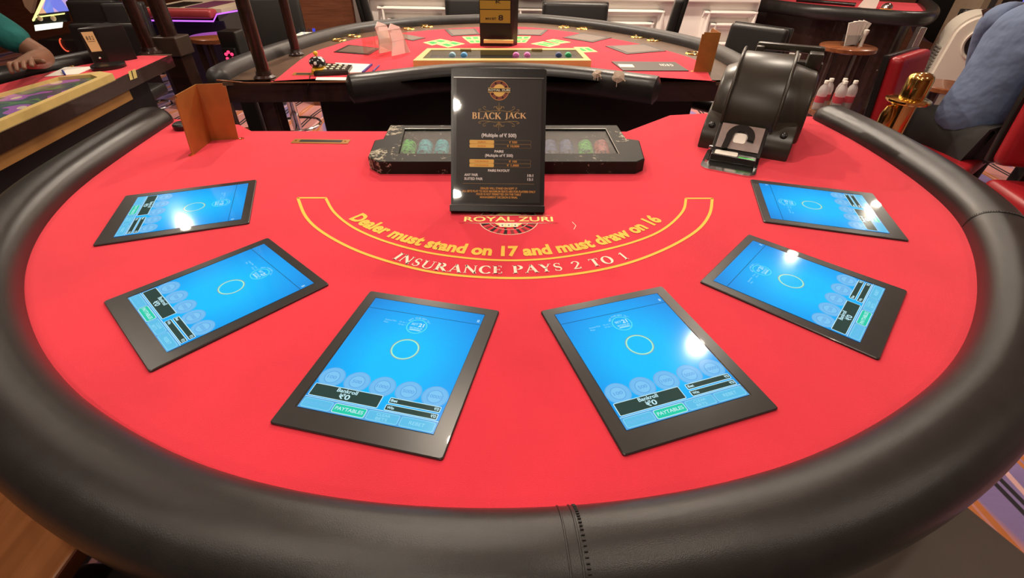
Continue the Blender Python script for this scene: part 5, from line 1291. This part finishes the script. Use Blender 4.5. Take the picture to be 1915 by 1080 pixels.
tc_ = at(1630, 16); tag(G().add([Vector((tc_.x-.06, tc_.y, FZ)), Vector((tc_.x+.04, tc_.y, FZ)), Vector((tc_.x+.10, tc_.y+.09, FZ+.15)), Vector((tc_.x, tc_.y+.09, FZ+.15)), Vector((tc_.x-.06, tc_.y+.12, FZ)), Vector((tc_.x+.04, tc_.y+.12, FZ))], [(0, 1, 2, 3), (4, 5, 2, 3), (0, 1, 5, 4), (0, 3, 4), (1, 5, 2)], white).build('tent_card', white, None), 'white tent card on the table at upper right', 'card')
bb = at(1655, 22); bl2 = thing('desk_bell', 'chrome desk bell with orange base on the table at upper right', 'bell', tuple(bb))
G().lathe([(.05, FZ), (.05, FZ+.02), (.03, FZ+.03)], mat('orange_plastic', (.8, .35, .08), .4), 20, bb.x, bb.y).build('orange_base', MATS['orange_plastic'], bl2, smooth=40)
G().lathe([(.045, FZ+.03), (.04, FZ+.05), (.02, FZ+.066), (.003, FZ+.07)], chrome, 20, bb.x, bb.y).build('chrome_dome', chrome, bl2, smooth=50)
# grey support leg right of cabinet
lg = atY(1668, 80, 4.5); tag(G().box(lg.x+.0, lg.x+.05, 4.25, 4.31, 0, .83, steel, .006).build('steel_leg', steel, None), 'grey steel leg under the right end of the table at upper right', 'leg')
# round wooden side table with napkin holder
def side_table(c, r, h, label, slats=True):
    o = thing('wooden_side_table', label, 'side table', (c.x, c.y, 0))
    G().lathe([(r*.94, h-.035), (r, h-.028), (r, h-.006), (r*.96, h)], midwood, 44, c.x, c.y).build('table_top', midwood, o, smooth=40)
    n = 6
    for i in range(n):
        a = 2*math.pi*(i+.5)/n; x = c.x+r*.72*math.cos(a); y = c.y+r*.72*math.sin(a)
        G().box(-.022, .022, -.012, .012, .03, h-.03, darkwood, .003, mtx=Matrix.Translation((x, y, 0)) @ Matrix.Rotation(a, 4, 'Z')).build('leg', darkwood, o)
    G().lathe([(r*.80, 0), (r*.80, .03)], midwood, 40, c.x, c.y).build('base_ring', midwood, o, smooth=40)
    G().lathe([(r*.66, h*.45), (r*.66, h*.45+.015)], midwood, 40, c.x, c.y).build('shelf', midwood, o, smooth=40)
    return o
cst = at(1587, 85, .76); side_table(cst, .19, .76, 'round wooden side table with white napkins on it at upper right')
nh = thing('napkin_holder', 'dark napkin holder full of white napkins on the round side table', 'napkin holder', (cst.x, cst.y, .76))
G().box(cst.x-.05, cst.x+.045, cst.y-.03, cst.y+.03, .76, .83, smoky, .003).build('holder', blackpl, nh)
for i in range(4): G().box(-.04+.0, .03, -.008, .000, .0, .155, paper, .002, mtx=Matrix.Translation((cst.x-.005+.012*i, cst.y-.015+.010*i, .765)) @ Matrix.Rotation(R(10*i-12), 4, 'Y')).build('napkin', paper, nh)
gl = cst+Vector((.075, -.02, 0)); tag(G().lathe([(.014, .76), (.012, .765), (.012, .83), (.018, .845), (.018, .865), (.01, .868)], white, 16, gl.x, gl.y).build('salt_shaker', white, None, smooth=40), 'small white shaker beside the napkin holder', 'shaker')
low = at(1550, 203, .45); lo_ = thing('low_stand', 'low wooden stand carrying the water bottles behind the rail', 'stand', (low.x, low.y, 0))
G().box(low.x-.14, low.x+.14, low.y-.10, low.y+.10, .42, .45, midwood, .004).build('stand_top', midwood, lo_)
for sx_ in (-1, 1):
    for sy_ in (-1, 1): G().box(low.x+sx_*.11-.015, low.x+sx_*.11+.015, low.y+sy_*.08-.015, low.y+sy_*.08+.015, 0, .42, darkwood).build('leg', darkwood, lo_)
wat = mat('bottle_plastic', (.62, .58, .56), .15, alpha=.55)
lbl = mat('bottle_label', (.5, .06, .08), .4)
bt = thing('water_bottle', 'b', 'bottle', (0, 0, .45))
G().lathe([(.030, 0), (.032, .004), (.032, .12), (.026, .145), (.012, .165), (.012, .172)], wat, 20).build('bottle_body', wat, bt, local=True, smooth=40)
G().lathe([(.0325, .05), (.0325, .09)], lbl, 20).build('bottle_label', lbl, bt, local=True, smooth=40)
G().lathe([(.0145, .168), (.0145, .185), (.013, .187)], white, 16).build('bottle_cap', white, bt, local=True, smooth=40)
lbs = ['clear water bottle at the left end of the group behind the shuffler', 'clear water bottle at the back left of the group', 'clear water bottle in the middle of the group', 'clear water bottle at the back right of the group', 'clear water bottle at the right end of the group']
for i, (dx, dy) in enumerate(((-.10, -.02), (-.035, .04), (.02, -.03), (.06, .045), (.10, -.01))):
    o = bt if i == 0 else copytree(bt); o.location = (low.x+dx, low.y+dy, .45); tag(o, lbs[i], 'bottle', 'water bottles behind the rail')
# white air cooler
ay_ = 4.25; ca = atY(1805, 35, ay_); cl = atY(1752, 120, ay_)
acx = 3.72; acw = .22; zt_ = .90
col = thing('air_cooler', 'white portable air cooler with round vent at upper right', 'air cooler', (acx, ay_, 0), R(-25))
shellp = [(-.20, .0), (.20, .0), (.20, .34), (.185, .72)]+[(.185*math.cos(R(a)), .72+.17*math.sin(R(a))) for a in range(10, 171, 10)]+[(-.185, .72), (-.20, .34)]
b = bmesh.new(); A_ = [b.verts.new((x, -.17, z+.06)) for x, z in shellp]; B_ = [b.verts.new((x*.96, .17, z+.06)) for x, z in shellp]
b.faces.new(A_); b.faces.new(B_[::-1]); n = len(shellp)
for i in range(n): b.faces.new((A_[i], B_[i], B_[(i+1) % n], A_[(i+1) % n]))
bmesh.ops.recalc_face_normals(b, faces=b.faces[:]); bmesh.ops.bevel(b, geom=[e_ for e_ in b.edges if abs(e_.verts[0].co.y-e_.verts[1].co.y) < 1e-5], offset=.025, segments=3, affect='EDGES')
beige = mat('warm_white_plastic', (.68, .62, .53), .4)
G().bm(b, beige).build('housing', beige, col, local=True, smooth=40)
g = G(); MX = Matrix.Translation((.03, -.172, .745)) @ Matrix.Rotation(R(90), 4, 'X')
g.lathe([(.115, -.01), (.125, .008), (.118, .016), (.105, .010), (.10, -.01)], beige, 36, mtx=MX); g.build('vent_ring', beige, col, local=True, smooth=50)
G().lathe([(.100, .0), (.100, .008), (.04, .010)], blackpl, 32, mtx=MX).build('vent_opening', blackpl, col, local=True, smooth=40)
g = G()
grill = mat('grey_grille', (.30, .28, .25), .5)
for i in range(12): g.box(-.2015, -.185, -.10, .08, .42+i*.024, .430+i*.024, grill)
g.build('side_grille', grill, col, local=True)
G().box(-.225, .225, -.19, .19, .37, .40, beige, .01).build('waist_band', beige, col, local=True)
G().box(-.195, .195, -.176, -.170, .10, .36, mat('smoky_tank', (.32, .29, .25), .2), .003).build('water_tank', MATS['smoky_tank'], col, local=True)
G().lathe([(.018, .948), (.018, .954)], em('blue_led', (70, 70, 190)), 16, .02, -.02).build('control_light', MATS['blue_led'], col, local=True)
for sx_ in (-1, 1):
    for sy_ in (-1, 1): bmw = bmesh.new(); bmesh.ops.create_uvsphere(bmw, u_segments=12, v_segments=8, radius=.03); G().bm(bmw, blackpl, Matrix.Translation((sx_*.16, sy_*.13, .03))).build('castor', blackpl, col, local=True, smooth=60)
# large dark fan
fy = 6.0; fc = atY(1790, 8, fy); fan = thing('drum_fan', 'large round black fan standing behind the air cooler', 'fan', (fc.x, fy, 0))
g = G(); MX = Matrix.Translation((fc.x, fy, fc.z)) @ Matrix.Rotation(R(90), 4, 'X')
for rr in (.06, .12, .18, .24, .30, .36): g.tube([MX @ Vector((rr*math.cos(R(a)), rr*math.sin(R(a)), .06)) for a in range(0, 360, 10)], .004, blackpl, 6, closed=True)
for a in range(0, 360, 15): g.tube([MX @ Vector((.03*math.cos(R(a)), .03*math.sin(R(a)), .06)), MX @ Vector((.37*math.cos(R(a)), .37*math.sin(R(a)), .06))], .003, blackpl, 5)
g.build('grille', blackpl, fan)
G().lathe([(.375, -.12), (.39, -.11), (.39, .06), (.375, .065)], blackpl, 48, mtx=MX).build('drum_housing', blackpl, fan, smooth=40)
g = G(); hz = fc.z-.36
g.tube([(fc.x-.30, fy-.25, .02), (fc.x-.40, fy, fc.z)], .015, blackpl, 8).tube([(fc.x+.30, fy-.25, .02), (fc.x+.40, fy, fc.z)], .015, blackpl, 8).tube([(fc.x-.30, fy-.25, .02), (fc.x+.30, fy-.25, .02)], .015, blackpl, 8).tube([(fc.x-.30, fy+.25, .02), (fc.x+.30, fy+.25, .02)], .015, blackpl, 8).tube([(fc.x-.30, fy-.25, .02), (fc.x-.30, fy+.25, .02)], .015, blackpl, 8).tube([(fc.x+.30, fy-.25, .02), (fc.x+.30, fy+.25, .02)], .015, blackpl, 8); g.build('stand', blackpl, fan)
# cartons
carton = mat('carton', (.42, .31, .21), .7, noise=.05)
by_ = 5.35
c1 = atY(1862, 30, by_); cb_ = thing('cardboard_carton', 'upright cardboard carton with printed letters behind the person in blue', 'carton', (c1.x, by_, 0))
G().box(c1.x-.20, c1.x+.26, by_, by_+.35, 0, 1.35, carton, .004).build('carton_box', carton, cb_)
G().box(c1.x-.13, c1.x-.07, by_-.004, by_, .65, 1.1, mat('carton_strip', (.06, .055, .05), .5)).build('dark_strip', MATS['carton_strip'], cb_)
g = G(); V, F = text_geo('RW', .03); xw = atY(1875, 12, by_); g.add([(xw.x+v.x*.10, by_-.003, xw.z-.03+v.y*.10) for v in V], F, blackpr); g.build('carton_lettering', blackpr, cb_, smooth='flatprint')
sc1 = atY(1905, 30, 4.6); ms = thing('lit_screen', 'glowing blue and violet display at the far right edge', 'screen', (sc1.x+.2, 4.6, 0))
vio = em('violet_screen', (130, 130, 245)); G().box(sc1.x-.02, sc1.x+.5, 4.60, 4.62, .68, 1.3, vio).build('display', vio, ms); G().box(sc1.x-.03, sc1.x+.52, 4.62, 4.80, .0, 1.33, blackpl).build('cabinet', blackpl, ms)
# wood side table by person
p = at(1770, 160, .62); side_table(at(1775, 158, .62), .17, .62, 'small round wooden table between the air cooler and the blue shirt')

# ================================================================== LEFT BACKGROUND
sy = 4.85; sl0 = atY(60, 40, sy); sl1 = atY(165, 30, sy)
sm = thing('slot_machine', 'lit slot machine with yellow edge lights behind the person in teal', 'slot machine', (sl0.x+.3, sy, 0))
x0s, x1s = atY(57, 55, sy).x, atY(178, 55, sy).x
G().box(x0s, x1s, sy, sy+.6, 0, .55, blackpl, .01).build('lower_cabinet', blackpl, sm)
multi = em('reel_screen', (200, 150, 210)); nt = multi.node_tree; tc = nt.nodes.new('ShaderNodeTexCoord'); v_ = nt.nodes.new('ShaderNodeTexVoronoi'); v_.inputs['Scale'].default_value = 9; mp = nt.nodes.new('ShaderNodeMapping'); mp.inputs['Scale'].default_value = (1, .4, .4)
r_ = nt.nodes.new('ShaderNodeValToRGB'); r_.color_ramp.elements[0].color = (*srgb((240, 180, 110)), 1); r_.color_ramp.elements[1].color = (*srgb((150, 90, 220)), 1); q_ = r_.color_ramp.elements.new(.5); q_.color = (*srgb((210, 170, 220)), 1); q_ = r_.color_ramp.elements.new(.75); q_.color = (*srgb((110, 140, 235)), 1)
s_x = nt.nodes.new('ShaderNodeSeparateColor'); nt.links.new(tc.outputs['Object'], mp.inputs[0]); nt.links.new(mp.outputs[0], v_.inputs['Vector']); nt.links.new(v_.outputs['Color'], s_x.inputs[0]); nt.links.new(s_x.outputs[0], r_.inputs[0]); nt.links.new(r_.outputs[0], nt.nodes['Principled BSDF'].inputs['Emission Color'])
def slab(pts, y0, y1, m, name, parent):
    V = [atY(px, py, y) for y in (y0,) for px, py in pts]; V = [Vector((v.x, v.y, v.z)) for v in V]; V += [v+Vector((0, y1-y0, 0)) for v in V]
    n = len(pts); return G().add(V, [tuple(range(n)), tuple(range(n, 2*n))]+[(i, (i+1) % n, n+(i+1) % n, n+i) for i in range(n)], m).build(name, m, parent)
slab([(70, 26), (118, 21), (172, -60), (110, -60)], sy+.06, sy+.10, multi, 'reel_display', sm)
slab([(118, 21), (170, 18), (215, -60), (172, -60)], sy+.06, sy+.10, multi, 'reel_display', sm)
slab([(60, 42), (66, 28), (122, 22), (126, 40), (64, 47)], sy+.02, sy+.06, blackpl, 'button_deck', sm)
eyel = em('yellow_led', (250, 245, 150), 1.4); ewh = em('white_led', (245, 250, 225), 1.6)
slab([(66, 31), (118, 24.5), (118, 27), (66, 33.5)], sy, sy+.03, eyel, 'edge_light', sm)
slab([(61, 40), (84, -10), (81.5, -10), (60, 37)], sy, sy+.03, eyel, 'edge_light', sm)
slab([(64, 47), (113, 42), (112, 52), (66, 58)], sy-.03, sy, ewh, 'front_light', sm)
slab([(50, -60), (20, -60), (46, 12), (58, 25), (78, -60)], sy+.3, sy+.34, mat('tan_board', (.5, .33, .2), .6), 'side_board', sm)
ebtn = mat('cream_button', (.75, .6, .4), .4)
for px in (76, 101): q = atY(px, 34.5, sy+.01); G().lathe([(.022, 0), (.022, .012), (.015, .016)], ebtn, 16, mtx=Matrix.Translation(q) @ Matrix.Rotation(R(70), 4, 'X')).build('button', ebtn, sm, smooth=40)
ro = em('orange_ring', (240, 90, 60)); q = atY(121, 84, sy-.012)
G().tube([q+Vector((.036*math.cos(R(a)), 0, .054*math.sin(R(a)))) for a in range(100, 281, 12)], .006, ro, 8).build('orange_light_arc', ro, sm, smooth=60)
# red-edged machine with purple light line
ry = 4.6
rm = thing('roulette_terminal', 'dark gaming terminal with red padded edge and purple light line', 'gaming machine', (atY(340, 40, ry).x, ry, 0))
xl, xrr = atY(270, 40, ry).x, atY(402, 28, ry).x; zr = atY(350, 25, ry).z
G().box(xl, xrr+.05, ry, ry+.7, 0, zr-.055, mat('black_violet', (.012, .008, .022), .35)).build('lower_cabinet', MATS['black_violet'], rm)
bmx = G().box(xl, xrr, ry-.06, ry+.06, zr-.035, zr+.035, mat('dusty_red_pad', (.38, .05, .055), .35), .03, 4).build('red_pad', MATS['dusty_red_pad'], rm, smooth=60)
G().box(xl, xrr+.04, ry+.05, ry+.8, zr+.00, zr+.03, mat('tan_top', (.62, .5, .36), .4)).build('counter_top', MATS['tan_top'], rm)
G().box(xl+.10, xl+.28, ry+.12, ry+.5, zr+.031, zr+.036, blackpl).build('dark_panel', blackpl, rm); G().box(xl+.34, xrr-.1, ry+.10, ry+.6, zr+.031, zr+.036, mat('plum_panel', (.16, .04, .09), .4)).build('plum_panel', MATS['plum_panel'], rm)
pur = em('purple_led', (190, 100, 250), 1.6)
lp = [Vector((xl, ry-.055, zr-.050)), Vector((xrr, ry-.055, zr-.050)), Vector((xrr+.035, ry-.03, zr+.0)), Vector((xrr+.22, ry+.2, zr+.02)), Vector((xrr+.27, ry+.5, zr+.04))]
G().tube(lp, .006, pur, 8).build('purple_light_line', pur, rm)
G().prism([(xrr+.02, ry), (xrr+.30, ry+.2), (xrr+.30, ry+.7), (xrr+.02, ry+.7)], 0, zr+.0, mat('grey_cabinet', (.055, .048, .044), .5)).build('side_cabinet', MATS['grey_cabinet'], rm)
side_table(atY(405, 66, 3.9)*Vector((1, 1, 0)).to_3d() if False else Vector((atY(405, 66, 3.9).x, 3.9, 0)), .19, atY(405, 66, 3.9).z, 'round wooden side table left of the black stool behind the rail')
pk_ = em('pink_led', (255, 60, 110), 1.5); q = atY(429.5, 105.5, 2.85)
led = thing('red_light_cluster', 'ring of six glowing pink red lights below the black stool at left', 'light', tuple(q))
G().box(q.x-.035, q.x+.035, q.y+.004, q.y+.03, q.z-.04, q.z+.04, blackpl, .004).build('housing', blackpl, led)
for i in range(6):
    a = R(60*i+30); bml = bmesh.new(); bmesh.ops.create_uvsphere(bml, u_segments=12, v_segments=8, radius=.0085); G().bm(bml, pk_, Matrix.Translation(q+Vector((.019*math.cos(a), 0, .022*math.sin(a))))).build('led', pk_, led, smooth=60)
tag(G().box(q.x-.05, q.x+.05, q.y+.032, q.y+.14, 0, q.z+.12, blackpl, .01).build('black_pillar_speaker', blackpl, None), 'dark cabinet carrying the ring of pink red lights', 'cabinet')

# ================================================================== NEAR CORNERS
cbl = at(-65, 1100, .70)
e1_, e2_ = at(133, 1024, .70), at(103, 1080, .70)
warm = wood('warm_table_wood', (.22, .075, .022), (.32, .12, .04), .22, 2.5, (10, 1, 10))
o = thing('near_side_table', 'glossy brown wooden side table tucked beside the rail at lower left', 'side table', (-.85, .30, 0))
G().prism(rrect(-1.35, -.600, -.25, .62, .05, 6), .67, .70, warm, bev=.004).build('table_top', warm, o)
for x, y in ((-1.27, -.17), (-.80, -.17), (-1.27, .54), (-.80, .54)): G().box(x-.025, x+.025, y-.025, y+.025, 0, .67, darkwood, .003).build('leg', darkwood, o)
gch = mat('grey_brown_vinyl', (.13, .105, .085), .5, noise=.06, nscale=8)
o = thing('grey_stool', 'grey brown upholstered stool under the rail at lower right', 'chair', (.68, .17, 0))
MXc = Matrix.Translation((.68, .17, 0)) @ Matrix.Rotation(R(24), 4, 'Z')
G().box(-.22, .22, -.20, .22, .52, .60, gch, .03, 4, mtx=MXc).build('seat', gch, o, smooth=60)
G().box(-.20, .20, -.29, -.22, .55, .86, gch, .025, 4, mtx=MXc).build('backrest', gch, o, smooth=60)
G().lathe([(.03, .03), (.03, .52)], chrome, 20, .68, .17).build('column', chrome, o, smooth=40); G().lathe([(.22, 0), (.22, .015), (.05, .04)], chrome, 32, .68, .17).build('base_disc', chrome, o, smooth=40)
put(blk0, -.475, .10, R(180), 'black vinyl stool drawn up to the near rail at lower left', group='black stools', s=.95)
put(blk0, -2.32, 1.99, R(90), 'black vinyl stool under the person in teal', group='black stools', s=.9)
